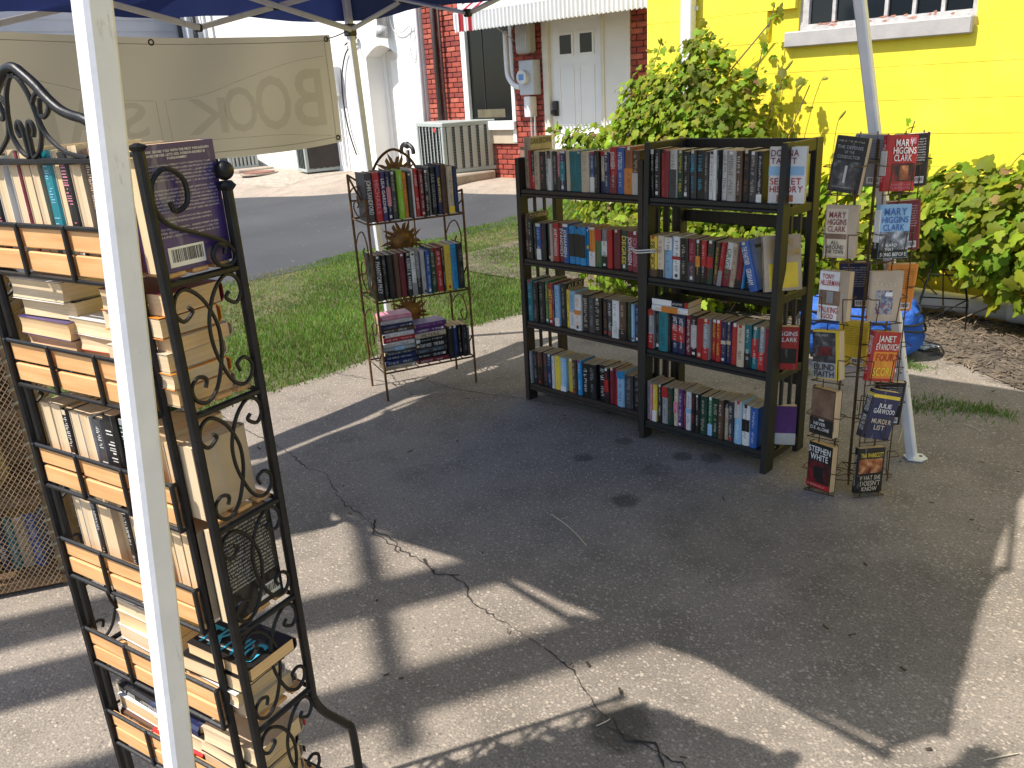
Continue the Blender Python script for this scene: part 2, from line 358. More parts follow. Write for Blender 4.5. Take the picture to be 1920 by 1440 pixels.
def book(th, h, w, col, label, group, loc, rot, text=None, tc='w', bands=(), cover=None, hard=False, back=None, name=None, spinelayout=None, cmats=None):
    """local axes: X thickness, Y from spine (0) to fore-edge, Z height. front cover is the +X side"""
    root = thing(name or ('hardcover_book' if hard else 'paperback_book'), label, 'book', loc, rot, group)
    c = .0022 if hard else .0007; rd = .0025 if hard else .0012
    fl = 0 if hard else random.uniform(0, .0015)
    out = [(0 - fl, w), (0, .004), (th * .2, -rd * .8), (th * .5, -rd), (th * .8, -rd * .8), (th, .004), (th + fl, w)]
    inn = [(c - fl, w), (c, .0055), (th * .22, c), (th * .5, c), (th * .78, c), (th - c, .0055), (th - c + fl, w)]
    mb = MB(); vs = []
    for z in (0, h):
        vs += [(x, y, z) for x, y in out] + [(x, y, z) for x, y in inn]
    n = 7; fs = []
    for i in range(n - 1):
        fs += [(i, i + 1, 14 + i + 1, 14 + i), (7 + i + 1, 7 + i, 21 + i, 21 + i + 1), (i, 7 + i, 7 + i + 1, i + 1), (14 + i, 14 + i + 1, 21 + i + 1, 21 + i)]
    fs += [(0, 14, 21, 7), (6, 13, 27, 20)]
    mb.add(vs, fs); mb.build('cover', COVER[col], root, fix=False)
    ins = .004 if hard else .0006
    p = MB(); k = random.uniform(-.0012, .0012)
    x0, x1, y0, y1, z0, z1 = c + .0001, th - c - .0001, .006, w - ins - .0006, ins, h - ins
    pv = []
    for z in (z0, z1):
        pv += [(x0, y0, z), (x1, y0, z), (x1, y1, z), ((x0 * 1 + x1 * 2) / 3, y1 - .0012 + k, z), ((x0 * 2 + x1) / 3, y1 - .0012 + k, z), (x0, y1, z)]
    p.add(pv, [(5, 4, 3, 2, 1, 0), (6, 7, 8, 9, 10, 11)] + [(i, (i + 1) % 6, 6 + (i + 1) % 6, 6 + i) for i in range(6)])
    p.build('pages', PAGES, root, fix=False)
    sy = -rd - .0004
    for (a, b, bc) in bands:
        q = MB(); q.box(.0004, th - .0004, sy + .0001, .0005, h * a, h * b); q.build('spine_band', COVER[bc], root)
    if text is not None:
        parts = text.split('/') if text else ['', '']
        lay = spinelayout or ([(.90, .54), (.46, .14)] if len(parts) > 1 else [(.86, .16)])
        if not text: lay = [(.90, random.uniform(.5, .62)), (random.uniform(.4, .48), random.uniform(.1, .2))]
        for i, ((a, b), t) in enumerate(zip(lay, parts)):
            ht = min(th * (.62 if t else random.uniform(.3, .52)), .022); tm = MB()
            org = (th / 2 - ht / 2, sy, h * a)
            (text_into(tm, t, org, (0, 0, -1), (1, 0, 0), h * (a - b), ht) if t else marks_into(tm, org, (0, 0, -1), (1, 0, 0), h * (a - b), ht))
            if tm.v: tm.build('author_name' if i == 0 and len(parts) > 1 else 'title', INK[tc], root, fix=False)
    if text is not None and random.random() < .5:
        q = MB(); a = min(.006, th * .25); z_ = h * random.choice((.93, .93, .05)); q.box(th / 2 - a, th / 2 + a, sy - .00005, 0, z_, z_ + a * random.uniform(1.6, 2.6)); q.build('publisher_mark', INK[random.choice('wwkrc') if col != 'w' else 'k'], root)
    if cover:
        for it in cover:
            isr = it[0] == 'R'; key = it[1]; q = MB(); u0, u1, v0, v1 = it[-4:]; X = th + fl * (u0 + u1) / 2 + (.0004 + .00022 * cover.index(it) if isr else .0030)
            if isr: q.box(th - .0005, X, w * u0, w * u1, h * v0, h * v1)
            elif it[2] == '~': marks_into(q, (X, w * u0, h * v0), (0, 1, 0), (0, 0, 1), w * (u1 - u0), h * (v1 - v0))
            else: text_into(q, it[2], (X, w * u0, h * v0), (0, 1, 0), (0, 0, 1), w * (u1 - u0), h * (v1 - v0))
            q.build('cover_picture' if isr else 'cover_lettering', ((cmats or {}).get(key) if isr else None) or (COVER if isr else INK)[key], root, fix=isr)
    if back:
        q = MB()
        for it in back:
            u0, u1, v0, v1 = it[-4:]; X = -.0009 - fl
            if it[0] == 'R': continue
            if it[2] == '~': marks_into(q, (X, w * u1, h * v0), (0, -1, 0), (0, 0, 1), w * (u1 - u0), h * (v1 - v0))
            else: text_into(q, it[2], (X, w * u1, h * v0), (0, -1, 0), (0, 0, 1), w * (u1 - u0), h * (v1 - v0))
        q.build('back_cover_lettering', INK['w'], root, fix=False)
    return root
def parse(e):
    p = (e.split('|') + [''] * 5)[:5]; a = p[0].split(); col = a[0][0]; th = float(a[0][1:]) / 1000; h = float(a[1]) / 1000 if len(a) > 1 else .171
    bands = []
    for b in p[3].split():
        pc = float(b[2:]) / 100; bands.append({'b': (.0, pc, b[1]), 't': (1 - pc, 1., b[1]), 'm': (.5 - pc / 2, .5 + pc / 2, b[1])}[b[0]])
    cov = None
    if p[4]:
        cov = [('T', p[2] or 'w', s, .05, .95, .865 - .14 * i, .985 - .14 * i) for i, s in enumerate(p[4].split('/'))]
    return col, th, h, p[1], (p[2] or 'w'), bands, cov
def book_row(entries, org, rz, width, place, group, hard=False, depth=.106, lean=0.0, lean_from=999, jit=.012, start=0.0, squeeze=True, pageout=(), kh=1.0):
    """books standing side by side from left to right; org is the left end of the row at the shelf's front edge"""
    es = [parse(e) for e in entries]; tot = sum(e[1] for e in es) + .0012 * len(es)
    k = min(1.25, (width - start) / tot) if squeeze else 1.0
    x = start; Rz = Matrix.Rotation(rz, 3, 'Z')
    for i, (col, th, h, text, tc, bands, cov) in enumerate(es):
        th *= k; h *= kh; w = (.155 if h > .215 else .138 if h > .19 else depth) + random.uniform(-.003, .003); h += random.uniform(-.004, .003)
        a = lean * min(1, (i - lean_from + 1) / 3) if i >= lean_from else 0
        y = random.uniform(0, jit) + (random.uniform(.004, .014) if random.random() < .18 else 0); a += random.gauss(0, .006); po = i in pageout
        p = Vector((x, y, 0)) + (Vector((th, w, 0)) if po else Vector((0, 0, 0)))
        loc = Vector(org) + Rz @ p
        lab = '%s %s standing %s from left %s' % (CW[col], 'hardcover' if hard and h > .2 else 'book' if h > .18 else 'paperback', ORD[i], place)
        book(th, h, w, col, lab, group, loc, (0, a, rz + (math.pi if po else 0) + random.uniform(-.01, .01)), text, tc, bands, cov, hard and h > .2)
        x += th * (1 / max(.9, math.cos(a))) + .0012 * k
def book_stack(entries, org, rz, place, group, hard=False, depth=.106, pageout=False, w_jit=.008, pages=(), kh=1.0):
    """books lying flat, listed from the bottom up; org is the stack's left front bottom corner, spines to the front"""
    z = 0; Rz = Matrix.Rotation(rz, 3, 'Z'); n = len(entries)
    for i, e in enumerate(entries):
        col, th, h, text, tc, bands, cov = parse(e)
        th *= kh; h *= kh; w = (.155 if h > .215 else .135 if h > .19 else depth); po = pageout if not pages else (i in pages)
        dx, dy, da = random.uniform(-w_jit, w_jit), random.uniform(0, w_jit), random.uniform(-.05, .05)
        nm = ORD[n - 1 - i] if i < n - 1 else 'topmost'
        lab = '%s paperback lying %s, %s' % (CW[col], nm if nm == 'topmost' else nm + ' from top', place)
        # thickness axis X -> +Z ; height axis Z -> -X
        if not po:
            loc = Vector(org) + Rz @ Vector((h + dx, dy, z)); m = Matrix.Rotation(rz + da, 3, 'Z') @ Matrix.Rotation(-math.pi / 2, 3, 'Y')
        else:
            loc = Vector(org) + Rz @ Vector((dx, w + dy, z)); m = Matrix.Rotation(rz + da + math.pi, 3, 'Z') @ Matrix.Rotation(-math.pi / 2, 3, 'Y')
        book(th, h, w, col, lab, group, loc, m.to_euler(), text, tc, bands, cov, hard)
        z += th + .0012
    return z
# ================================================================== the setting: ground sheets
def terr(y):
    u = min(max((y - 6.5) / 2.3, 0), 1); return .2 * u * u * (3 - 2 * u)
def sheet(name, x0, x1, y0, y1, off, mat, nx=2, ny=24, xl=None, yf=None):
    """ground sheet following the terrain; yf(x) moves the far edge, xl(y) gives (x0, x1)"""
    vs = []; fs = []
    for j in range(ny + 1):
        for i in range(nx + 1):
            a = i / nx; b = j / ny
            if xl:
                y = y0 + (y1 - y0) * b; l, r = xl(y); x = l + (r - l) * a
            else:
                x = x0 + (x1 - x0) * a; yy = yf(x) if yf else y1; y = y0 + (yy - y0) * b
            vs.append((x, y, terr(y) + off))
    for j in range(ny):
        for i in range(nx): q = j * (nx + 1) + i; fs.append((q, q + 1, q + nx + 2, q + nx + 1))
    o = MB().add(vs, fs) and None
    mb = MB(); mb.add(vs, fs); return mb.build(name, mat, None, fix=False)
SOIL = M('dry_soil', (.17, .125, .085), .95, .35, 3, .5, 40)
GRAVEL = M('gravel_dust', (.36, .31, .25), .95, .3, 14, .4, 60)
CONC = concrete('exposed_aggregate_concrete', (.275, .236, .196), ((-1.72, 2.25, .055, .55), (-1.77, 2.71, .045, .55), (-1.67, 2.77, .05, .6), (-2.09, 2.45, .045, .6), (-1.78, 2.54, .06, .75), (-2.06, 2.69, .04, .6), (-1.02, 1.30, .09, .45), (-1.25, 2.35, .35, .8), (-.7, 2.2, .3, .82)))
APRON = concrete('pale_concrete', (.40, .335, .27))
struct(sheet('ground', -160, 160, -60, 160, -.06, SOIL, 8, 200))
wob = lambda y, k: .05 * math.sin(y * 3.1 + k) + .03 * math.sin(y * 7.7 + 2 * k) + .015 * math.sin(y * 19 + k)
struct(sheet('concrete_pad', 0, 0, -14, 4.75, 0, CONC, 2, 90, xl=lambda y: (-4.02 + wob(y, 1) * .5, 14)))
grassg = M('grass_soil', (.055, .075, .022), .95, .35, 7, .5, 60, col2=(.13, .12, .05))
struct(sheet('lawn', 0, 0, -12, 7.9, -.006, grassg, 4, 100, xl=lambda y: (-7.02 + wob(y, 3) * 1.5, -3.9)))
struct(sheet('asphalt_drive', -30, -6.85, -25, 8, -.002, asphalt(), 60, 240, yf=lambda x: 8.0 + .06 * math.sin(x * 2.3) + (.0 if x > -10 else (x + 10) * .38)))
struct(sheet('concrete_apron', -40, 3, 6.6, 9.6, -.007, APRON, 4, 60))
struct(sheet('gravel_strip', -40, -13.2, 7.6, 9.4, -.004, GRAVEL, 4, 20))
MULCH = M('mulch_bed', (.085, .065, .048), .95, .45, 9, .7, 50, col2=(.17, .135, .10))
struct(sheet('planting_bed', 0, 0, 4.3, 6.2, .006, MULCH, 6, 30, xl=lambda y: (-6.0 if y > 4.78 else -1.62 + max(0, (4.78 - y)) * 1.45, 6.0)))
# cracks in the concrete
CRK = M('crack_dirt', (.035, .030, .025), .95, .5, 50)
def crack(pts, w, name='pavement_crack'):
    P = [Vector((x, y, 0)) for x, y in pts]; out = [P[0]]
    for a, b in zip(P, P[1:]):
        n = max(2, int((b - a).length / .018)); d = (b - a); nn = Vector((-d.y, d.x, 0)).normalized()
        for i in range(1, n + 1): out.append(a + d * i / n + nn * (random.gauss(0, .0045) if i < n else 0))
    vs = []; fs = []
    for i, p in enumerate(out):
        t = (out[min(i + 1, len(out) - 1)] - out[max(i - 1, 0)]).normalized(); nn = Vector((-t.y, t.x, 0)); ww = w * random.uniform(.25, 1.15) * (.4 + .6 * abs(math.sin(i * .13 + 1)))
        vs += [(p.x - nn.x * ww, p.y - nn.y * ww, .0022), (p.x + nn.x * ww, p.y + nn.y * ww, .0022)]
        if i: q = 2 * i; fs.append((q - 2, q - 1, q + 1, q))
    mb = MB(); mb.add(vs, fs); o = mb.build(name, CRK, None, fix=False); o['kind'] = 'structure'
crack([(-4.0, 1.72), (-3.78, 1.7), (-3.5, 1.69), (-3.17, 1.68), (-2.97, 1.64), (-2.85, 1.66), (-2.59, 1.56), (-2.38, 1.53), (-2.26, 1.48), (-2.14, 1.48), (-1.96, 1.47), (-1.79, 1.48), (-1.68, 1.42), (-1.5, 1.41), (-1.34, 1.4), (-1.22, 1.37), (-1.12, 1.32), (-1.02, 1.28), (-.93, 1.29), (-.82, 1.29), (-.6, 1.2), (-.3, 1.25)], .0028)
crack([(-2.36, 1.55), (-2.30, 1.50), (-2.24, 1.505), (-2.17, 1.50), (-2.1, 1.46)], .0045)
crack([(-2.0, 1.49), (-1.9, 1.45), (-1.83, 1.50)], .005)
crack([(-1.05, 1.31), (-.98, 1.27), (-.92, 1.31), (-.86, 1.26)], .0045)
crack([(-4.0, 2.45), (-3.68, 2.53), (-3.5, 2.55), (-3.43, 2.7), (-3.17, 2.7), (-2.93, 2.76), (-2.78, 2.81), (-2.3, 2.9)], .0035)
crack([(-3.7, 2.65), (-3.46, 2.55), (-3.3, 2.5)], .0035)
# joint between slabs at the lawn side
crack([(-3.2, 3.9), (-2.9, 3.86), (-2.4, 3.9), (-1.9, 3.84)], .004)

# ------------------------------------------------------------------ grass (stuff)
def blades(name, n, fx, hmin, hmax, wid, mat, label):
    x, y, dens = fx(n); m = len(x); h = RNG.uniform(hmin, hmax, m) * dens; a = RNG.uniform(0, 2 * np.pi, m); la = RNG.uniform(0, 2 * np.pi, m); lean = RNG.uniform(.1, .8, m) * h
    z0 = np.array([terr(v) for v in y]) - .006
    dx, dy = np.cos(a) * wid / 2, np.sin(a) * wid / 2
    ox, oy = np.cos(la) * lean, np.sin(la) * lean
    V = np.empty((m, 5, 3)); V[:, 0] = np.stack([x - dx, y - dy, z0], 1); V[:, 1] = np.stack([x + dx, y + dy, z0], 1)
    V[:, 2] = np.stack([x + dx * .8 + ox * .35, y + dy * .8 + oy * .35, z0 + h * .6], 1); V[:, 3] = np.stack([x - dx * .8 + ox * .35, y - dy * .8 + oy * .35, z0 + h * .6], 1)
    V[:, 4] = np.stack([x + ox, y + oy, z0 + h], 1)
    i = np.arange(m)[:, None] * 5; F = np.concatenate([i + np.array([0, 1, 2]), i + np.array([0, 2, 3]), i + np.array([3, 2, 4])])
    o = np_mesh(name, V.reshape(-1, 3), F, mat); return tag(o, label, 'grass', kind='stuff')
def lawn_pts(n):
    y = RNG.uniform(-1.6, 7.9, n); x = RNG.uniform(-7.15, -3.93, n)
    ex = -7.02 + 1.5 * np.array([wob(v, 3) for v in y]); ed = np.array([-3.98 + .5 * wob(v, 1) for v in y])
    k = (x > ex - .03 * RNG.random(n)) & (x < ed + .05 * RNG.random(n) ** 2)
    pn = np.sin(x * 2.1 + 1.3 * np.sin(y * 1.7)) * np.sin(y * 2.3 + x) ; dens = np.clip(.75 + .35 * pn, .45, 1.15)
    k &= RNG.random(n) < np.clip(.75 + .5 * pn, .35, 1); return x[k], y[k], dens[k]
GRASS = Mthin('grass_blades', (.135, .235, .035), .4, .6, .4, 1.3, island=.35)
blades('lawn_grass', 190000, lawn_pts, .018, .048, .0055, GRASS, 'strip of short sunlit green grass between concrete and asphalt')
DRY = Mthin('dry_grass', (.33, .27, .12), .3, .7, .3, 1.5, island=.3)
def dry_pts(n):
    y = RNG.uniform(1.0, 7.5, n); x = RNG.uniform(-7.05, -3.95, n); pn = np.sin(x * 2.1 + 1.3 * np.sin(y * 1.7)) * np.sin(y * 2.3 + x)
    k = RNG.random(n) < np.clip(.25 - .5 * pn, .05, .8); return x[k], y[k], np.ones(k.sum())
blades('dry_grass_blades', 42000, dry_pts, .01, .03, .004, DRY, 'dry straw coloured blades scattered through the lawn strip')
def tuft_pts(n):
    c = [(-1.28, 3.79, .10), (-1.09, 3.9, .14), (-.95, 3.93, .10), (-1.46, 4.36, .10), (-1.2, 3.85, .2), (-1.9, 3.95, .12), (-1.62, 4.5, .1)]
    xs = []; ys = []
    for (a, b, r) in c: xs.append(RNG.normal(a, r * .6, n // 7)); ys.append(RNG.normal(b, r * .35, n // 7))
    x = np.concatenate(xs); y = np.concatenate(ys); return x, y, np.ones(len(x))
blades('weed_tuft', 2600, tuft_pts, .01, .035, .004, GRASS, 'low weeds growing in a pavement joint behind the tent foot')
# litter on the planting bed: chips and straw (stuff)
def litter(name, n, fx, lmin, lmax, wid, mat, label, cat):
    x, y = fx(n); m = len(x); a = RNG.uniform(0, np.pi, m); L = RNG.uniform(lmin, lmax, m) / 2; ti = RNG.uniform(-.3, .3, m); w = wid * RNG.uniform(.4, 1.3, m) / 2
    z = np.array([terr(v) for v in y]) + .012 + RNG.uniform(0, .014, m)
    d = np.stack([np.cos(a) * L, np.sin(a) * L, ti * L], 1); s = np.stack([-np.sin(a) * w, np.cos(a) * w, 0 * w], 1); c = np.stack([x, y, z], 1); up = np.array([0, 0, .0016])
    V = np.stack([c - d - s, c + d - s, c + d + s, c - d + s, c - d - s + up, c + d - s + up, c + d + s + up, c - d + s + up], 1).reshape(-1, 3)
    i = np.arange(m)[:, None] * 8; F = np.concatenate([i + np.array(q) for q in ((4, 5, 6, 7), (0, 1, 5, 4), (1, 2, 6, 5), (2, 3, 7, 6), (3, 0, 4, 7))])
    return tag(np_mesh(name, V, F, mat), label, cat, kind='stuff')
def bed_pts(n):
    x = RNG.uniform(-2.6, 2.5, n); y = 4.3 + 1.4 * RNG.random(n)
    lim = np.where(y > 4.78, -9, -1.62 + (4.78 - y) * 1.45); k = x > lim - .1 * RNG.random(n); return x[k], y[k]
litter('mulch_chips', 9000, bed_pts, .02, .09, .006, M('straw_litter', (.11, .082, .056), .9, .5, 6, col2=(.25, .19, .13)), 'brown straw and bark litter on the bed before the yellow wall', 'mulch')
def pad_pts(n):
    x = RNG.uniform(-3.9, 1.2, n); y = RNG.uniform(.6, 4.7, n); return x, y
o = litter('pavement_debris', 170, pad_pts, .006, .024, .006, M('leaf_crumbs', (.05, .035, .022), .9, .4, 20), 'dark leaf crumbs scattered over the concrete', 'debris')
o.location.z = -.011

# ================================================================== buildings
def wallbox(name, mat, parent, x0, x1, y0, y1, z0, z1):
    return MB().box(x0, x1, y0, y1, z0, z1).build(name, mat, parent)
def yellow():
    m, n, l, b = _nodes('yellow_wall_paint'); tc = n.new('ShaderNodeTexCoord'); co = n.new('ShaderNodeNewGeometry').outputs['Position']
    c = ramp(n, l, noise(n, l, co, 1.6, 6), [(.3, (.78, .60, .03)), (.5, (.84, .68, .04)), (.72, (.88, .73, .07))])
    mp = n.new('ShaderNodeMapping'); mp.inputs['Scale'].default_value = (9, 1, .55); l.new(co, mp.inputs[0])
    c = mixc(n, l, .75, c, ramp(n, l, noise(n, l, mp.outputs[0], 1.0, 5), [(.28, (.80, .78, .80)), (.45, (1, 1, 1)), (.8, (1.03, 1.02, 1.1))]), 'MULTIPLY')
    c = mixc(n, l, ramp(n, l, noise(n, l, co, 23, 5, .7), [(.66, 0), (.72, .5)]), c, (.62, .50, .16))
    l.new(c, b.inputs['Base Color']); b.inputs['Roughness'].default_value = .6; bump(n, l, b, noise(n, l, co, 30, 5), .3, .006); return m
YEL = yellow()
# --- yellow block building
yb = thing('yellow_building', 'bright yellow painted block building with vines along its foot', 'building', (0, 5.75, 0))
wallbox('core_wall', YEL, yb, -4.12, -2.895, .031, 8, -.1, 5); wallbox('core_wall', YEL, yb, -1.775, 9, .031, 8, -.1, 5); wallbox('core_wall', YEL, yb, -2.895, -1.775, .031, 8, -.1, 1.70); wallbox('core_wall', YEL, yb, -2.895, -1.775, .031, 8, 2.7, 5)
HB, LB = .2045, .405
blk = MB(); blk.bev(0, LB - .0002, 0, .045, 0, HB - .0020, .0009); bme = blk.mesh('block', YEL)
half = MB(); half.bev(0, LB / 2 - .0002, 0, .045, 0, HB - .0020, .0009); hme = half.mesh('block', YEL)
WX0, WX1, WZ0 = -2.895, -1.775, 1.745
zc = 1.485 - 8 * HB
def fillblock(x0, x1, z, z1):
    if x1 - x0 < .02: return
    m = MB(); m.bev(0, x1 - x0 - .0015, 0, .045, 0, z1 - z - .0020, .0009); o = m.build('block', YEL, yb); o.location = (x0, -.012 + random.uniform(-.0012, .0012), z)
for r in range(-1, 15):
    z = zc + r * HB
    if z > 2.7: break
    z1 = z + HB; x = -4.12; off = (r % 2) * LB / 2; cuts = [-4.12 + off + k * LB for k in range(0, 14)]
    xs = [-4.12] + [c for c in cuts if c > -4.11]
    for a, b in zip(xs, xs[1:]):
        if a > .9: break
        if z1 > WZ0 + .01 and b > WX0 and a < WX1:
            if z < WZ0: continue
            if a < WX0: fillblock(a, WX0, z, z1)
            if b > WX1: fillblock(WX1, b, z, z1)
            continue
        me = bme if abs(b - a - LB) < .01 else hme
        o = link('block', me, yb, (a, -.012 + random.uniform(-.0012, .0012), z))
# the course cut by the sill
for r in range(-1, 15):
    z = zc + r * HB
    if z < WZ0 < z + HB: fillblock(WX0 - .02, WX1 + .02, z, 1.64)
SILL = M('painted_concrete_sill', (.38, .36, .345), .7, .12, 8, .3, 60)
MB().bev(-2.95, -1.765, -.065, .1, 1.645, 1.745, .008).build('window_sill', SILL, yb)
wn = link('window', None, yb)
FRM = M('peeling_white_frame', (.46, .44, .42), .7, .25, 25, .5, 60, col2=(.55, .53, .51))
fm = MB(); fm.box(WX0, WX0 + .06, .05, .12, 1.745, 2.7); fm.box(WX1 - .03, WX1, .05, .12, 1.745, 2.7); fm.box(WX0, WX1, .045, .125, 1.7452, 1.785); fm.build('frame', FRM, wn)
for k in range(1, 6):
    x = WX0 + .06 + (WX1 - WX0 - .09) * k / 6; MB().box(x - .011, x + .011, .055, .105, 1.785, 2.7).build('mullion', FRM, wn)
GL = glass_mat('dark_window_glass', (.012, .016, .02))
for k in range(6):
    x0 = WX0 + .06 + (WX1 - WX0 - .09) * k / 6; x1 = WX0 + .06 + (WX1 - WX0 - .09) * (k + 1) / 6
    MB().box(x0 + .011, x1 - .011, .078, .084, 1.785, 2.7).build('pane', GL, wn)
pch = MB()
for k in range(15):
    x = random.uniform(WX0 + .08, WX1 - .06); a = random.uniform(.008, .035); z = 1.76 + random.uniform(0, .028)
    pch.prism([(x - a, z), (x - a * .3, z + .006), (x + a * .6, z + .009), (x + a, z + .002), (x + a * .2, z - .006)], lambda p: (p[0], .0446, p[1]), lambda p: (p[0], .0438, p[1]))
pch.build('peeling_paint', M('peeled_red_primer', (.36, .16, .11), .9, .4, 40), wn)
dp = thing('downspout', 'white square downspout on the yellow wall above the vines', 'downspout', (-3.71, 5.70, 0))
MB().bev(-.045, .045, -.06, .015, .5, 3.4, .006).build('pipe', WHITE, dp); MB().bev(-.06, .06, .0, .02, 1.95, 1.98, .003).build('strap', WHITE, dp)

# --- white building
WHT = M('white_painted_wall', (.80, .785, .75), .8, .05, 1.5, .25, 20, bdist=.01)
wb = thing('white_building', 'white painted building with an arched recessed door beyond the drive', 'building', (0, 9.15, .1))
DX0, DX1, DZ = -12.42, -11.58, 2.02
wallbox('wall', WHT, wb, -19.2, DX0, 0, 6, -.2, 4.6); wallbox('wall', WHT, wb, DX1, -10.92, 0, 6, -.2, 4.6)
ar = [(DX0, 4.6), (DX0, DZ)] + [(DX0 + (DX1 - DX0) * k / 10, DZ + .16 * math.sin(math.pi * k / 10)) for k in range(1, 10)] + [(DX1, DZ), (DX1, 4.6)]
MB().prism(ar, lambda p: (p[0], 0, p[1]), lambda p: (p[0], 6, p[1])).build('arch_wall', WHT, wb)
wallbox('door_recess', WHT, wb, DX0 - .05, DX1 + .05, .42, .5, -.1, 2.4)
dr = link('door', None, wb)
MB().bev(DX0 + .08, DX1 - .02, .37, .415, .12, 2.1, .006).build('door_leaf', M('old_white_door', (.70, .68, .62), .6, .08, 3), dr)
MB().box(DX0 + .001, DX0 + .08, .34, .418, .1, 2.14).build('door_frame', WHT, dr)
for (a, b) in ((.3, .95), (1.1, 1.95)): MB().bev(DX0 + .2, DX1 - .14, .362, .3699, a, b, .004).build('door_panel', WHT, dr)
MB().box(DX0, DX1, -.05, .4, .0, .1).build('door_step', APRON, wb)
# service fittings on the white wall
GREY = M('grey_galvanised', (.42, .42, .42), .45, .12, 8, metal=.3)
du = thing('vent_pipe', 'grey vent pipe with cap high on the white wall', 'pipe', (-11.72, 9.03, 0))
MB().cyl((0, 0, 2.52), (0, 0, 3.4), .085, 14).build('pipe', GREY, du, True); MB().cyl((0, -.03, 2.38), (0, 0, 2.54), .1, 14).build('cap', GREY, du, True)
eb = thing('utility_box', 'small white utility box with conduits on the white wall', 'box', (-13.33, 9.1, 0))
MB().bev(-.13, .13, -.1, .04, 1.52, 2.02, .01).build('box', WHITE, eb)
for k in (-.05, .04): MB().cyl((k, -.02, .3), (k, -.02, 1.52), .018, 6).build('conduit', WHITE, eb)
def cable(name, pts, r, mat, label, cat='cable'):
    return tag(MB().tube(cr(pts, 5), r, 5).build(name, mat, None, True), label, cat)
cable('wall_cable', [(-12.95, 9.12, 2.35), (-12.7, 9.1, 2.42), (-12.62, 9.1, 2.36), (-12.95, 9.11, 2.2), (-13.15, 9.1, 1.7), (-13.12, 9.1, 1.0), (-12.95, 9.1, .5)], .014, BLACKP, 'black cable hanging on the white wall beside the utility box')
cable('wall_cable', [(-11.65, 9.1, 2.9), (-11.55, 9.1, 2.5), (-11.35, 9.1, 2.42), (-11.1, 9.1, 2.5), (-10.98, 9.1, 2.45)], .008, GREY, 'thin grey cable looped on the white wall next to the brick')
cable('wall_cable', [(-11.05, 9.1, 2.5), (-11.15, 9.1, 2.2), (-11.05, 9.1, 1.95), (-10.98, 9.1, 2.2), (-11.02, 9.1, 2.5)], .007, GREY, 'hanging loop of thin cable on the white wall')
sc_ = thing('wall_socket_hook', 'dark hook fitting holding a cable on the white wall', 'fitting', (-12.6, 9.13, 2.45))
MB().ball((0, -.05, 0), .05, 8, 6).build('knob', BLACKP, sc_); MB().tube([(0, 0, 0), (0, -.1, -.02), (.06, -.1, -.16)], .012, 5).build('hook', GREY, sc_)
tag(MB().cyl((-10.96, 9.12, .1), (-10.96, 9.12, 4.2), .03, 8).build('white_conduit', WHITE, None, True), 'white vertical conduit at the corner of white wall and brick', 'conduit')
# standpipe beside the door
sp = thing('standpipe', 'dark standpipe valve by the white wall beside the arched door', 'valve', (-11.15, 8.85, .2))
MB().cyl((0, 0, 0), (0, 0, .42), .035, 8).build('pipe', BLACKP, sp, True)
MB().tube(cr([(-.16, 0, .36), (-.15, 0, .46), (-.06, 0, .52), (.06, 0, .5), (.14, 0, .44), (.15, 0, .36)], 4), .035, 7).build('valve_body', BLACKP, sp, True); MB().ball((0, 0, .5), .06, 8, 6).build('valve_hub', BLACKP, sp)

# --- grey shaded neighbour at far left
GRY = M('grey_siding', (.50, .50, .53), .7, .06, 2)
gb = thing('grey_building', 'grey sided building at the far left behind the banner', 'building', (-19.3, 2.5, 0))
wallbox('wall', GRY, gb, -8, 0, 0, 7.5, -.1, 5.5)
for k in range(20): MB().box(-.0, .012, .02, 7.48, .22 * k, .22 * k + .19).build('siding_board', GRY, gb)
MB().box(-8.2, .35, -.2, 7.7, 5.5, 5.6).build('roof_edge', M('dark_fascia', (.03, .03, .035), .6), gb)
for k, (x, c) in enumerate(((-18.85, BLACKP), (-18.5, WHITE), (-18.15, BLACKP), (-17.7, GREY))):
    tag(MB().cyl((x, 9.0, .1), (x, 9.0, 4.4), .05, 8).build('drain_pipe', c, None, True), ['black drain pipe leftmost of four on the white wall', 'white drain pipe second of four on the white wall', 'black drain pipe third of four on the white wall', 'thin grey pipe rightmost of four on the white wall'][k], 'pipe', 'pipes at the far end of the white wall')

# --- brick building with awning
bb = thing('brick_building', 'red brick shop back with window, white door and metal awning', 'building', (0, 9.2, .1))
BR = [M('red_brick', c, .85, .22, 14, .5, 70, bdist=.006) for c in ((.34, .065, .04), (.27, .05, .034), (.40, .10, .065), (.22, .04, .03))]
MORT = M('mortar', (.20, .115, .09), .95, .2, 30)
wallbox('mortar_wall', MORT, bb, -10.9, -10.04, .02, 5, -.2, 4.6); wallbox('mortar_wall', MORT, bb, -8.94, -8.36, .02, 5, -.2, 4.6)
wallbox('mortar_wall', MORT, bb, -10.04, -8.94, .05, .4, -.2, .62); wallbox('mortar_wall', MORT, bb, -6.86, -3.5, .02, 5, -.2, 4.6)
wallbox('upper_wall', MORT, bb, -10.04, -6.86, .1, 5, 2.62, 4.6)
BM = []
for m_ in BR:
    for q in range(2):
        t_ = MB(); t_.bev(0, .198, 0, .05, 0, .062, .005, jit=.002); BM.append(t_.mesh('brick', m_))
def bricks(x0, x1, z0, z1, y=0):
    r = 0; z = z0
    while z < z1 - .05:
        x = x0 + (-.105 if r % 2 else 0)
        while x < x1 - .02:
            a = max(x, x0); b = min(x + .198, x1)
            if b - a > .03:
                o = link('brick', random.choice(BM), bb, (a, y - .012 + random.uniform(-.003, .003), z))
                if b - a < .197: o.scale.x = (b - a) / .198
            x += .21
        z += .0745; r += 1
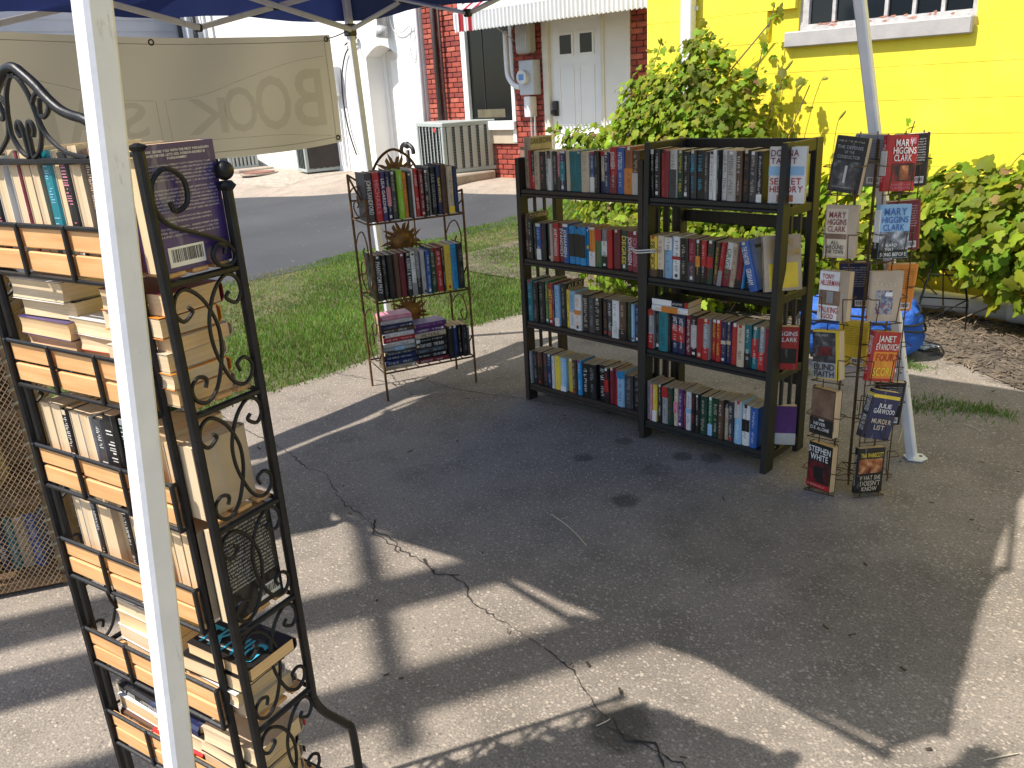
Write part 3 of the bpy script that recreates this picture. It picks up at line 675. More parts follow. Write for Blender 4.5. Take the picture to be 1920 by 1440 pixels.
bricks(-10.9, -10.04, .55, 2.95); bricks(-8.94, -8.36, .55, 2.2); bricks(-10.04, -8.94, -.0, .6, .03); bricks(-6.86, -6.2, .9, 2.3)
wi = link('shop_window', None, bb)
WHF = M('white_gloss_frame', (.78, .78, .76), .45, .05, 6)
f_ = MB(); f_.bev(-10.04, -9.93, -.03, .08, .62, 2.62, .006); f_.bev(-9.01, -8.94, -.03, .08, .62, 2.62, .006); f_.build('frame', WHF, wi)
MB().bev(-10.04, -8.94, -.08, .1, .80, .93, .01).build('window_sill', WHF, wi)
MB().bev(-10.04, -8.94, -.02, .05, .60, .80, .006).build('sill_panel', M('tan_painted_panel', (.46, .38, .28), .7, .1, 5), wi)
MB().box(-9.93, -9.01, .03, .036, .93, 2.62).build('pane', glass_mat('shop_glass', (.010, .012, .012)), wi)
MB().box(-9.62, -9.61, .02, .029, .93, 2.62).build('glazing_bar', M('dark_bar', (.02, .02, .02), .5), wi)
MB().bev(-9.8, -9.2, .019, .0285, .98, 1.1, .002).build('window_shelf', M('dim_cardboard', (.10, .085, .05), .8, .3, 8), wi)
dd = link('panel_door', None, bb)
f_ = MB(); f_.bev(-8.36, -8.25, -.04, .1, .0, 2.2, .006); f_.bev(-7.33, -7.27, -.04, .1, .0, 2.2, .006); f_.bev(-8.36, -7.27, -.045, .1, 2.2, 2.31, .006); f_.build('door_frame', M('cream_door_frame', (.62, .58, .50), .55, .06, 5), dd)
DWH = M('white_door_paint', (.72, .72, .71), .5, .04, 4)
MB().box(-8.25, -7.33, .02, .07, .05, 2.2).build('door_leaf', DWH, dd)
for (x0, x1) in ((-8.10, -7.83), (-7.74, -7.47)):
    for (z0, z1) in ((.22, .72), (.85, 1.62)):
        g = MB(); g.box(x0, x1, .012, .02, z0, z0 + .02); g.box(x0, x1, .012, .02, z1 - .02, z1); g.box(x0, x0 + .02, .012, .02, z0 + .02, z1 - .02); g.box(x1 - .02, x1, .012, .02, z0 + .02, z1 - .02); g.build('door_panel', DWH, dd)
    g = MB(); z0, z1 = 1.78, 2.02; xa, xb = x0 + .03, x1 - .03
    g.box(xa - .03, xb + .03, .006, .02, z0 - .03, z0); g.box(xa - .03, xb + .03, .006, .02, z1, z1 + .03); g.box(xa - .03, xa, .006, .02, z0, z1); g.box(xb, xb + .03, .006, .02, z0, z1); g.build('light_frame', DWH, dd)
    MB().box(xa, xb, .013, .0195, z0, z1).build('light_pane', GL, dd)
hd = MB(); hd.bev(-8.21, -8.13, -.03, .02, .98, 1.18, .006); hd.ball((-8.17, -.06, 1.03), .035, 8, 6); hd.build('door_handle', BLACKP, dd)
MB().box(-7.27, -6.86, -.02, .1, 0, 2.31).build('side_panel', M('white_board', (.66, .65, .63), .6, .04, 3), bb)
MB().box(-8.5, -6.8, -.5, .02, -.1, .02).build('door_step', APRON, bb)
# awning
aw = thing('metal_awning', 'white corrugated metal awning with red end stripes over shop door', 'awning', (0, 8.35, 0))
AWW = M('white_corrugated_metal', (.68, .68, .68), .4, .05, 5); AWR = M('red_stripe_metal', (.42, .03, .04), .4, .1, 6)
AX0, AX1, AZ, AT = -9.22, -5.7, 2.49, 2.95
def corr(x0, x1, mat, name):
    n = max(8, int((x1 - x0) / .068) * 8); xs = [x0 + (x1 - x0) * i / n for i in range(n + 1)]
    m = MB(); vs = []; fs = []
    for i, x in enumerate(xs):
        w = math.cos((x - AX0) / .068 * 2 * math.pi) * .017; bot = AZ - .225 - .022 * abs(math.sin((x - AX0) / .068 * math.pi))
        vs += [(x, .85, AT + w), (x, 0, AZ + w), (x, -.012 + w, AZ - .01), (x, -.012 + w, bot), (x, -.009 + w, bot), (x, -.004 + w, AZ - .02), (x, .85, AT + w - .004)]
        if i:
            a = 7 * (i - 1); b = 7 * i
            for k in range(6): fs.append((a + k, b + k, b + k + 1, a + k + 1))
    m.add(vs, fs); m.build(name, mat, aw, False)
corr(AX0, AX0 + .11, AWW, 'awning_sheet'); corr(AX0 + .11, AX0 + .19, AWR, 'red_stripe'); corr(AX0 + .19, AX0 + .30, AWW, 'awning_sheet'); corr(AX0 + .30, AX0 + .38, AWR, 'red_stripe'); corr(AX0 + .38, AX1, AWW, 'awning_sheet')
MB().prism([(0, AZ), (.85, AT), (.85, AT - .3), (0, AZ - .2)], lambda p: (AX0 - .02, p[0], p[1]), lambda p: (AX0 - .004, p[0], p[1])).build('side_wing', AWW, aw)
for x in (-8.75, -6.25): MB().tube([(x, .02, AZ - .05), (x - .02, .82, 2.05)], .008, 6).build('brace_rod', GREY, aw)
# rain pipes and meters on the brick
tag(MB().cyl((-10.56, 9.12, .3), (-10.56, 9.12, 4), .045, 8).build('brown_rain_pipe', M('dark_brown_pipe', (.05, .03, .025), .5, .2, 8), None, True), 'thick dark brown rain pipe on the red brick pier', 'pipe')
tag(MB().cyl((-10.44, 9.13, .3), (-10.44, 9.13, 4), .022, 8).build('brown_rain_pipe', M('brown_conduit', (.07, .035, .03), .5, .2, 8), None, True), 'thin brown conduit right of the thick pipe on brick', 'pipe')
wp = MB(); wp.tube(cr([(-8.97, 9.08, 2.25), (-8.97, 9.08, 1.75), (-8.93, 9.07, 1.62), (-8.82, 9.06, 1.52), (-8.7, 9.06, 1.49)], 5), .04, 8); tag(wp.build('white_elbow_pipe', WHITE, None, True), 'white conduit bending from the awning to the electric meter', 'conduit')
mt = thing('electric_meter', 'grey electric meter box with round glass dial on brick pier', 'meter', (-8.56, 9.12, 0))
MB().bev(-.13, .15, -.1, .06, 1.38, 1.84, .01).build('meter_box', M('meter_grey', (.45, .47, .50), .45, .05, 5), mt)
MB().cyl((-.02, -.1, 1.62), (-.02, -.17, 1.62), .095, 16).build('dial', M('meter_dial', (.55, .56, .56), .25, .1, 8), mt)
MB().bev(-.07, .03, -.1705, -.1700, 1.58, 1.66, .0002).build('dial_sticker', M('blue_sticker', (.10, .25, .5), .5), mt)
MB().bev(-.07, .05, -.09, .06, 1.08, 1.36, .01).build('lower_box', WHITE, mt)
for k in (.0, .07): MB().cyl((k, -.02, .2), (k, -.02, 1.1), .016, 6).build('conduit', GREY, mt)
pb = thing('junction_box', 'rounded grey cable box above the electric meter', 'box', (-8.6, 9.1, 0))
MB().bev(-.14, .14, -.09, .08, 1.93, 2.33, .03).build('box', M('box_grey', (.36, .35, .33), .5, .06, 5), pb)
for k in range(5): MB().box(-.1 + k * .045, -.085 + k * .045, -.094, -.0895, 1.98, 2.28).build('rib', GREY, pb)
# --- air conditioners
ACG = M('ac_grey_green', (.37, .405, .38), .5, .06, 4); ACL = M('ac_louvre', (.43, .465, .44), .45, .06, 6); ACD = M('ac_inner_dark', (.045, .055, .05), .8, .3, 30)
def ac_unit(loc, rz, w, d, h, label, slats=7, dark=None):
    r = thing('air_conditioner', label, 'air conditioner', loc, (0, 0, rz), 'air conditioning units by the buildings')
    MB().box(.03, w - .03, .03, d - .03, .05, h - .06).build('coil', dark or ACD, r)
    MB().bev(0, w, 0, d, h - .07, h, .012).build('lid', ACG, r); MB().bev(0, w, 0, d, .0, .06, .008).build('base', ACG, r)
    for (x, y) in ((0, 0), (w - .06, 0), (0, d - .06), (w - .06, d - .06)): MB().bev(x, x + .06, y, y + .06, .06, h - .07, .006).build('corner_post', ACG, r)
    for k in range(slats):
        a = .06 + (w - .12) * (k + .1) / slats; b = .06 + (w - .12) * (k + .82) / slats
        MB().prism([(a, .024), (b, -.006), (b, .0), (a, .029)], lambda p: (p[0], p[1], .06), lambda p: (p[0], p[1], h - .07)).build('louvre', ACL, r)
        a = .06 + (d - .12) * (k + .1) / slats; b = .06 + (d - .12) * (k + .82) / slats
        MB().prism([(w + .004, a), (w - .028, b), (w - .034, b), (w - .004, a)], lambda p: (p[0], p[1], .06), lambda p: (p[0], p[1], h - .07)).build('louvre', ACL, r)
    g = MB()
    for k in range(int((h - .14) / .022)):
        z = .07 + k * .022; g.box(.05, w - .05, .022, .0255, z, z + .004); g.box(w - .0255, w - .022, .05, d - .05, z, z + .004)
    g.build('guard_wire', GREY, r); return r
a1 = ac_unit((-10.72, 8.72, .32), R(-18), 1.05, 1.05, .74, 'large grey green air conditioner with louvred sides under shop window')
MB().bev(.72, .80, -.0075, -.0045, .60, .66, .001).build('red_badge', M('red_badge', (.5, .03, .03), .4), a1)
tag(MB().bev(-10.85, -9.4, 8.2, 9.15, .1, .315, .02).build('concrete_plinth', APRON), 'concrete plinth under the large air conditioner', 'plinth')
a2 = ac_unit((-14.35, 8.7, .22), R(-16), .60, .72, 1.06, 'dark sided air conditioner standing by the white wall', 5, M('ac_dark_brown', (.03, .022, .02), .7)); MB().bev(.598, .612, .07, .65, .07, .98, .003).build('side_panel', M('ac_side_dark', (.035, .026, .022), .6, .3, 6), a2)
ac_unit((-17.2, 8.55, .22), R(-12), .8, .6, .3, 'low air conditioner far left, partly behind the banner', 6)
tag(MB().bev(-17.4, -15.9, 8.3, 9.1, .12, .235, .02).build('concrete_plinth', APRON), 'low concrete plinth under the far left air conditioner', 'plinth')
mh = thing('manhole_cover', 'rust red round manhole cover in the gravel', 'manhole cover', (-15.2, 8.35, .19)); MB().cyl((0, 0, 0), (0, 0, .035), .3, 18).build('lid', M('manhole_rust', (.22, .09, .06), .8, .3, 10), mh); MB().cyl((0, 0, -.01), (0, 0, .02), .36, 18).build('rim', APRON, mh)
# ================================================================== pop-up tent
TOP = {'A': (-3.89, 2.78), 'B': (-1.31, 2.93), 'C': (-.969, .407), 'D': (-3.74, .2)}
BOT = {'A': (-4.20, 3.06), 'B': (-1.035, 3.244), 'C': (-1.028, .236), 'D': (-4.02, -.11)}
FAB = dict(TOP, B=(-1.35, 2.95), C=(-1.06, .43))
ZL, ZU = 1.83, 2.03
tent = thing('pop_up_canopy', 'blue pop-up canopy on slanted white steel legs over the books', 'canopy tent')
def legpos(k, z):
    a, b = Vector(BOT[k]), Vector(TOP[k]); return a + (b - a) * (z / 1.95)
def sqbar(a, b, w, mat, name, parent, ang=0, w2=None):
    """square tube from a to b, turned by ang about its own axis"""
    a, b = Vector(a), Vector(b); d = (b - a).normalized(); u = Vector((math.cos(ang), math.sin(ang), 0)); u = (u - d * u.dot(d)).normalized(); v = d.cross(u); w2 = w2 or w; c = .14
    m = MB(); vs = []; pr = []
    for (p, q) in ((-1, -1 + 2 * c), (-1 + 2 * c, -1), (1 - 2 * c, -1), (1, -1 + 2 * c), (1, 1 - 2 * c), (1 - 2 * c, 1), (-1 + 2 * c, 1), (-1, 1 - 2 * c)): pr.append((p * w / 2, q * w2 / 2))
    for e in (a, b): vs += [e + u * p + v * q for p, q in pr]
    m.add(vs, [tuple(range(7, -1, -1)), tuple(range(8, 16))] + [(i, (i + 1) % 8, 8 + (i + 1) % 8, 8 + i) for i in range(8)]); return m.build(name, mat, parent)
for k in 'ABCD':
    p0, p1, p2 = legpos(k, .02), legpos(k, 1.0), legpos(k, 2.06); ang = R({'A': 0, 'B': 3, 'C': 8, 'D': 0}[k])
    leg = sqbar((*p0, .02), (*p2, 2.06), .033 if k == 'C' else .036, WHITE, 'leg', tent, ang)
    sqbar((*p0, .004), (*legpos(k, .30), .30), .026, WHITE, 'leg_extension', leg, ang)
    ft = MB(); out = (Vector(BOT[k]) - Vector((-2.5, 1.5))).normalized(); px, py = p0.x, p0.y
    hexp = [(px + .045 * math.cos(a) + out.x * .018, py + .045 * math.sin(a) + out.y * .018) for a in [R(60 * j + 15) for j in range(6)]]
    ft.prism(hexp, lambda p: (p[0], p[1], .0035), lambda p: (p[0], p[1], .008)); ft.build('foot_plate', WHITE, leg)
    MB().cyl((px + out.x * .04, py + out.y * .04, .0082), (px + out.x * .04, py + out.y * .04, .0095), .007, 8).build('foot_hole', BLACKP, leg)
    u_ = Vector((math.cos(ang), math.sin(ang), 0))
    for z in (.32, .38, .44): c_ = Vector((*legpos(k, z), z)); MB().cyl(c_ - u_ * .0185, c_ + u_ * .0185, .0042, 8).build('adjustment_hole', BLACKP, leg); MB().cyl(c_ - Vector((-u_.y, u_.x, 0)) * .0185, c_ + Vector((-u_.y, u_.x, 0)) * .0185, .0042, 8).build('adjustment_hole', BLACKP, leg)
    MB().bev(p2.x - .03, p2.x + .03, p2.y - .03, p2.y + .03, 1.99, 2.06, .006).build('corner_bracket', BLACKP, leg)
    q = legpos(k, ZL); MB().bev(q.x - .026, q.x + .026, q.y - .026, q.y + .026, ZL - .03, ZL + .03, .005).build('slider', BLACKP, leg)
def bar(a, b, k): sqbar(a, b, .013, WHITE, 'truss_bar', tent, 0, .026)
def joint(p): MB().bev(p[0] - .017, p[0] + .017, p[1] - .017, p[1] + .017, p[2] - .017, p[2] + .017, .006).build('truss_joint', BLACKP, tent)
for a, b in (('A', 'B'), ('D', 'A'), ('C', 'B'), ('D', 'C')):
    A, B = (Vector(TOP[a]), Vector(TOP[b])) if 'C' not in a + b else (Vector(FAB[a]), Vector(FAB[b])); n = 3; pt = lambda i, z: (*(A + (B - A) * i / n), z)
    d = (B - A).normalized(); nr = Vector((-d.y, d.x)) * .012
    for i in range(n):
        lo, hi = pt(i, ZL), pt(i + 1, ZU); sh = Vector((nr.x, nr.y, 0))
        bar(Vector(lo) + sh, Vector(hi) + sh, 0); bar(Vector(pt(i, ZU)) - sh, Vector(pt(i + 1, ZL)) - sh, 1)
        joint(pt(i + .5, (ZL + ZU) / 2))
        if i: joint(pt(i, ZL)); joint(pt(i, ZU))
cen = Vector((sum(p[0] for p in TOP.values()) / 4, sum(p[1] for p in TOP.values()) / 4))
for i, (a, b) in enumerate((('A', 'B'), ('D', 'A'), ('C', 'B'), ('D', 'C'))):
    mpt = (Vector(TOP[a]) + Vector(TOP[b])) / 2
MB().cyl((cen.x, cen.y, 2.1), (cen.x, cen.y, 2.72), .018, 8).build('centre_post', WHITE, tent)
# fabric roof with valance
BLUE = Mthin('blue_canopy_cloth', (.035, .052, .175), .32, .75, .14, 3, bmp=.25)
def ov(k):
    p = Vector(FAB[k]); return p + (p - cen).normalized() * (.06 if k in 'AD' else 0)
NS = 22; rim = []
order = ['A', 'B', 'C', 'D']
for a, b in zip(order, order[1:] + order[:1]):
    A, B = ov(a), ov(b)
    for i in range(NS):
        t = i / NS; p = A + (B - A) * t; p = p - (p - cen).normalized() * .05 * math.sin(math.pi * t); rim.append(p)
fab = MB(); vs = []; fs = []; n = len(rim); rings = 8
for j in range(rings + 1):
    t = j / rings
    for i, p in enumerate(rim):
        e = (i % NS) / NS; q = p + (cen - p) * t; sag = -.06 * math.sin(math.pi * t) * math.sin(math.pi * e)
        vs.append((q.x, q.y, 2.06 + .70 * t ** 1.05 + sag + .006 * math.sin(i * 1.7 + j)))
for j in range(rings):
    for i in range(n): fs.append((j * n + i, j * n + (i + 1) % n, (j + 1) * n + (i + 1) % n, (j + 1) * n + i))
fab.add(vs, fs); fab.build('canopy_roof', BLUE, tent, True)
val = MB(); vs = []; fs = []
for i, p in enumerate(rim):
    w = .008 * math.sin(i * 1.1) + .004 * math.sin(i * 2.7); d = (p - cen).normalized(); e = (i % NS) / NS
    for j in range(5):
        t = j / 4; q = p + d * (w * t); vs.append((q.x, q.y, 2.06 - (.185 + .01 * math.sin(i * .9)) * t + .006 * math.sin(i * 1.7) * (1 - t)))
for i in range(n):
    for j in range(4): a = i * 5 + j; b = ((i + 1) % n) * 5 + j; fs.append((a, b, b + 1, a + 1))
val.add(vs, fs); val.build('valance', BLUE, tent, True)

# ------------------------------------------------------------------ banner on the left side of the tent (seen from behind)
BAN = Mthin('cream_banner_vinyl', (.42, .37, .275), .40, .6, .06, 2.5, tcol=(.45, .395, .285), bmp=.12)
ban = thing('book_sale_banner', 'cream vinyl banner hanging behind the black rack, reversed lettering showing through', 'banner')
A0, D0 = Vector((-3.905, 2.66)), Vector((-3.79, .38))
def bp(u, z, off=0):
    p = A0 + (D0 - A0) * u; w = .012 * math.sin(u * 9) + .006 * math.sin(u * 23 + z * 5); return (p.x + w + off, p.y, z)
def btop(u): return 1.806 - .018 * math.sin(math.pi * min(1, u * 1.5)) + .008 * u
def bbot(u): return 1.276 - .022 * math.sin(math.pi * min(1, u * 1.6)) - .004 * math.sin(u * 14)
m = MB(); vs = []; fs = []; NU, NV = 60, 12
for i in range(NU + 1):
    u = i / NU
    for j in range(NV + 1): z = bbot(u) + (btop(u) - bbot(u)) * j / NV; vs.append(bp(u, z))
for i in range(NU):
    for j in range(NV): a = i * (NV + 1) + j; fs.append((a, a + NV + 1, a + NV + 2, a + 1))
m.add(vs, fs); m.build('cloth', BAN, ban, True)
hem = MB()
for f in (lambda u: btop(u) - .028, lambda u: bbot(u) + .03): hem.tube([bp(u / 40, f(u / 40), .004) for u in range(41)], .0015, 4)
hem.tube([bp(.018, bbot(.018) + .01 + (btop(.018) - bbot(.018) - .02) * k / 8, .004) for k in range(9)], .0015, 4); hem.build('hem_stitch', M('banner_stitch', (.38, .345, .28), .8), ban)
BTX = Mthin('banner_show_through', (.36, .32, .25), .40, .6, .05, 6, tcol=(.37, .32, .24))
_n = BTX.node_tree.nodes; _l = BTX.node_tree.links; _mx = [q for q in _n if q.type == 'MIX_SHADER'][0]; _tr = _n.new('ShaderNodeBsdfTransparent'); _m2 = _n.new('ShaderNodeMixShader'); _m2.inputs[0].default_value = .80
_l.new(_mx.outputs[0], _m2.inputs[1]); _l.new(_tr.outputs[0], _m2.inputs[2]); _l.new(_m2.outputs[0], _n['Material Output'].inputs[0])
def btext(txt, u0, u1, z0, z1):
    tm = MB(); text_into(tm, txt, (0, 0, 0), (1, 0, 0), (0, 1, 0), 1, 1); xs = [v[0] for v in tm.v]; x0, x1 = min(xs), max(xs)
    ys = [v[1] for v in tm.v]; y1 = max(ys)
    tm.v = [bp(u0 + (u1 - u0) * (v[0] - x0) / (x1 - x0), z0 + (z1 - z0) * v[1] / y1, .0035) for v in tm.v]; return tm
for ch, u0, u1, z0, z1 in (('B', .040, .122, 1.372, 1.645), ('O', .128, .218, 1.372, 1.62), ('O', .216, .294, 1.374, 1.575), ('K', .290, .378, 1.376, 1.53), ('S', .455, .512, 1.383, 1.531), ('A', .525, .61, 1.38, 1.57), ('L', .625, .70, 1.38, 1.60), ('E', .715, .79, 1.38, 1.63)):
    btext(ch, u0, u1, z0, z1).build('banner_letter', BTX, ban, fix=False)
ln = MB()
AR = [(.022, 1.705), (.119, 1.676), (.243, 1.605), (.333, 1.546), (.405, 1.531)]
ln.tube(cr([bp(u, z, .004) for u, z in AR], 6), .0015, 4); ln.tube(cr([bp(.84 - u, z, .004) for u, z in AR], 6), .0015, 4)
LO = [(.03, 1.312), (.15, 1.338), (.265, 1.344), (.339, 1.347), (.42, 1.35)]
ln.tube(cr([bp(u, z, .004) for u, z in LO], 5), .0015, 4); ln.tube(cr([bp(.84 - u, z, .004) for u, z in LO], 5), .0015, 4)
for u in (.413, .432): ln.tube([bp(u, 1.345 + .185 * k / 6, .004) for k in range(7)], .0014, 4)
ln.build('book_outline', BTX, ban)
GROM = M('dark_brass', (.05, .04, .03), .4, .2, 20, metal=.8)
for u, z in ((.012, btop(.012) - .02), (.012, bbot(.012) + .025), (.42, btop(.42) - .02), (.9, btop(.9) - .02)):
    c = bp(u, z, .004); MB().tube([(c[0], c[1] + .011 * math.cos(a), c[2] + .011 * math.sin(a)) for a in [2 * math.pi * j / 12 for j in range(12)]], .0035, 5, True).build('grommet', GROM, ban)
q = legpos('A', ZL); MB().tube(cr([bp(.012, btop(.012) - .02, .004), (-3.9, 2.70, 1.80), (q.x + .02, q.y - .01, ZL)], 4), .003, 5).build('tie_cord', BLACKP, ban)
q = legpos('D', ZL); MB().tube(cr([bp(.985, btop(.985) - .02, .004), (q.x + .02, q.y, ZL)], 4), .003, 5).build('tie_cord', BLACKP, ban)

# ------------------------------------------------------------------ unseen frame added behind the camera to cast the soft bars of shade
fr = thing('added_shade_frame', 'unseen post frame added behind the camera to cast bars of shade', 'shade frame', (0, 0, 0))
TIM = M('shade_frame_timber', (.20, .15, .10), .9, .2, 5)
def up(s_, t_, m): return (s_ + SUNV.x / SUNV.z * m, t_ + SUNV.y / SUNV.z * m)
for (s_, t_, hh) in ((-1.90, 1.33, 6.6), (-1.44, 1.2, 6.6), (-2.62, .52, 5.25)):
    x, y = up(s_, t_, 5.0); MB().bev(x - .085, x + .085, y - .06, y + .06, 0, hh, .01).build('post', TIM, fr)
xa, ya = up(-2.75, 1.72, 5.0); xb, yb_ = up(-1.35, .90, 5.0)
sqbar((xa, ya, 5.0), (xb, yb_, 5.0), .06, TIM, 'beam', fr)

# ================================================================== plants
VINE = Mthin('grape_vine_leaf', (.165, .245, .012), .48, .62, .35, 3, island=.4)
VINE2 = Mthin('young_vine_leaf', (.29, .35, .018), .5, .62, .3, 3, island=.3)
DEAD = Mthin('withered_vine_leaf', (.24, .16, .05), .35, .7, .3, 4, island=.3)
STEM = M('vine_stem', (.16, .11, .06), .8, .3, 10)
LP = []
for k in range(15):
    a = 2 * math.pi * k / 15; r = (1.0, .72, .93, .70, .86)[k % 5] * (.55 + .45 * abs(math.cos(a / 2 - .0)) ** .5)
    LP.append((math.cos(a) * r * .5 + .1, math.sin(a) * r * .55, .0))
LP = [(0, 0), (-.12, .2), (.0, .38), (.2, .33), (.3, .46), (.48, .36), (.55, .2), (.78, .16), (.98, 0), (.78, -.16), (.55, -.2), (.48, -.36), (.3, -.46), (.2, -.33), (.0, -.38), (-.12, -.2)]
LV = np.array([(x, y, -.16 * abs(y) * 1.2 - .12 * x * x) for x, y in LP]); LC = np.array([[.32, 0, .03]])
LV = np.concatenate([LV, LC]); NL = len(LP)
LF = np.array([(i, (i + 1) % NL, NL) for i in range(NL)])
leaf_me = {}
def leaf_obj(mat):
    if mat.name not in leaf_me:
        me = bpy.data.meshes.new('leaf'); me.from_pydata([tuple(v) for v in LV], [], [tuple(f) for f in LF]); me.materials.append(mat); me.update(); leaf_me[mat.name] = me
    return leaf_me[mat.name]
def leaf_frames(n, nrm, spread):
    """random leaf orientation: normal near nrm, tip drooping"""
    N = nrm + RNG.normal(0, spread, (n, 3)); N /= np.linalg.norm(N, axis=1)[:, None]
    T = RNG.normal(0, .7, (n, 3)); T[:, 2] -= .55; T -= N * (T * N).sum(1)[:, None]; T /= np.linalg.norm(T, axis=1)[:, None]
    B = np.cross(N, T); return T, B, N
def bush(label, blobs, n, size, mats, nobj, name='grape_vine', stems=26, root=(0, 0), shoots=()):
    r = thing(name, label, 'vine', (root[0], root[1], 0), group='vines growing against the yellow wall'); O = np.array([root[0], root[1], 0])
    w = np.array([b[3] * b[5] + b[3] * b[4] for b in blobs]); w = w / w.sum(); P = []; Nn = []
    for b, k in zip(blobs, (w * n).astype(int)):
        d = RNG.normal(0, 1, (k, 3)); d /= np.linalg.norm(d, axis=1)[:, None]; d[:, 1] = -np.abs(d[:, 1]) * np.where(RNG.random(k) < .8, 1, -1)
        rad = np.where(RNG.random(k) < .7, RNG.uniform(.82, 1.1, k), RNG.uniform(.45, .85, k))
        rad *= 1 + .16 * np.sin(d[:, 0] * 7 + b[0] * 5) * np.sin(d[:, 2] * 6 + b[2] * 9)
        P.append(np.array(b[:3]) + d * rad[:, None] * np.array(b[3:6])); Nn.append(d * .55 + np.array([-.22, -.5, .6]))
    for (x, y, z, dx, dy, dz, k) in shoots:
        t = RNG.random(k); P.append(np.stack([x + dx * t, y + dy * t, z + dz * t], 1) + RNG.normal(0, .035, (k, 3))); Nn.append(np.tile([-.2, -.7, .5], (k, 1)))
    P = np.concatenate(P); Nn = np.concatenate(Nn); keep = P[:, 2] > .02; P = P[keep]; Nn = Nn[keep]
    lim = P[:, 1] < 5.70; P = P[lim]; Nn = Nn[lim]
    n = len(P); T, B, N = leaf_frames(n, Nn, .42); S_ = size * RNG.uniform(.4, 1.35, n)
    order = np.argsort(P[:, 1] - .3 * P[:, 2] + RNG.normal(0, .12, n)); own = order[:nobj]; rest = order[nobj:]
    rv = RNG.random(n); pick = np.where(rv < .018, 2, np.where(rv < .32, 1, 0)); mats = tuple(mats) + (DEAD,)
    for mi, mt in enumerate(mats):
        idx = rest[pick[rest] == mi]
        V = P[idx][:, None] - O + (LV[None, :, 0:1] * T[idx][:, None] + LV[None, :, 1:2] * B[idx][:, None] + LV[None, :, 2:3] * N[idx][:, None]) * S_[idx][:, None, None]
        F = (np.arange(len(idx))[:, None, None] * (NL + 1) + LF[None]).reshape(-1, 3)
        o = np_mesh('foliage', V.reshape(-1, 3), F, mt, r); o['kind'] = 'stuff'
    for i in own:
        o = link('leaf', leaf_obj(mats[int(pick[i])]), r); mm = Matrix(((T[i][0], B[i][0], N[i][0]), (T[i][1], B[i][1], N[i][1]), (T[i][2], B[i][2], N[i][2])))
        o.matrix_local = Matrix.Translation(Vector(P[i] - O)) @ mm.to_4x4() @ Matrix.Scale(S_[i], 4)
    sm = MB()
    for k in range(stems):
        j = RNG.integers(0, n); e = P[j] - O; b0 = np.array([RNG.uniform(-.4, .4) * (.5 + len(blobs) * .2), RNG.uniform(-.1, .25), 0.0])
        mid = (b0 + e) / 2 + np.array([RNG.normal(0, .1), .12, RNG.normal(.1, .08)]); sm.tube(cr([b0, mid, e], 5), .005, 4, rs=None)
    for (x, y, z, dx, dy, dz, k) in shoots: sm.tube([Vector((x, y, z)) - Vector(O), Vector((x + dx, y + dy, z + dz)) - Vector(O)], .004, 4)
    sm.build('stem', STEM, r); return r
bush('tall leafy grape vine climbing the left end of the yellow wall',
     [(-3.62, 5.36, .95, .62, .34, .46), (-3.45, 5.40, 1.30, .50, .26, .30), (-3.85, 5.42, 1.25, .30, .2, .30), (-3.75, 5.3, .55, .75, .40, .42), (-3.15, 5.40, .75, .45, .28, .50), (-4.35, 5.38, 1.02, .32, .22, .16), (-3.42, 5.45, 1.58, .22, .16, .2)],
     8200, .060, (VINE, VINE2), 150, root=(-3.6, 5.4), stems=40,
     shoots=[(-3.95, 5.45, 1.35, .10, .1, .42, 34), (-3.12, 5.55, 1.3, .12, .08, .62, 40), (-3.0, 5.55, 1.1, .10, .1, .42, 30), (-4.3, 5.3, 1.0, -.42, -.05, .16, 34), (-3.45, 5.5, 1.6, -.02, .05, .16, 20), (-2.86, 5.5, .9, .16, .1, .5, 14)])
bush('low sprawling grape vine before the yellow wall behind the wire spinner',
     [(-2.1, 5.25, .55, .50, .28, .34), (-1.55, 5.25, .68, .42, .26, .26), (-1.15, 5.2, .57, .45, .30, .34), (-.7, 5.1, .46, .5, .34, .43), (-2.6, 5.3, .42, .40, .28, .36)],
     4600, .086, (VINE, VINE2), 140, root=(-1.5, 5.3), stems=9,
     shoots=[(-2.05, 5.5, .8, .05, .1, .36, 8), (-1.3, 5.4, .9, .22, .0, .16, 22), (-1.0, 5.3, .85, .1, .1, .22, 18)])
bush('leafy vine hanging low behind the brown bookcase', [(-3.55, 4.75, .32, .42, .30, .28), (-3.0, 4.85, .28, .4, .3, .26), (-2.55, 4.95, .3, .3, .25, .26)], 2200, .062, (VINE, VINE2), 40, root=(-3.1, 4.8), stems=12)
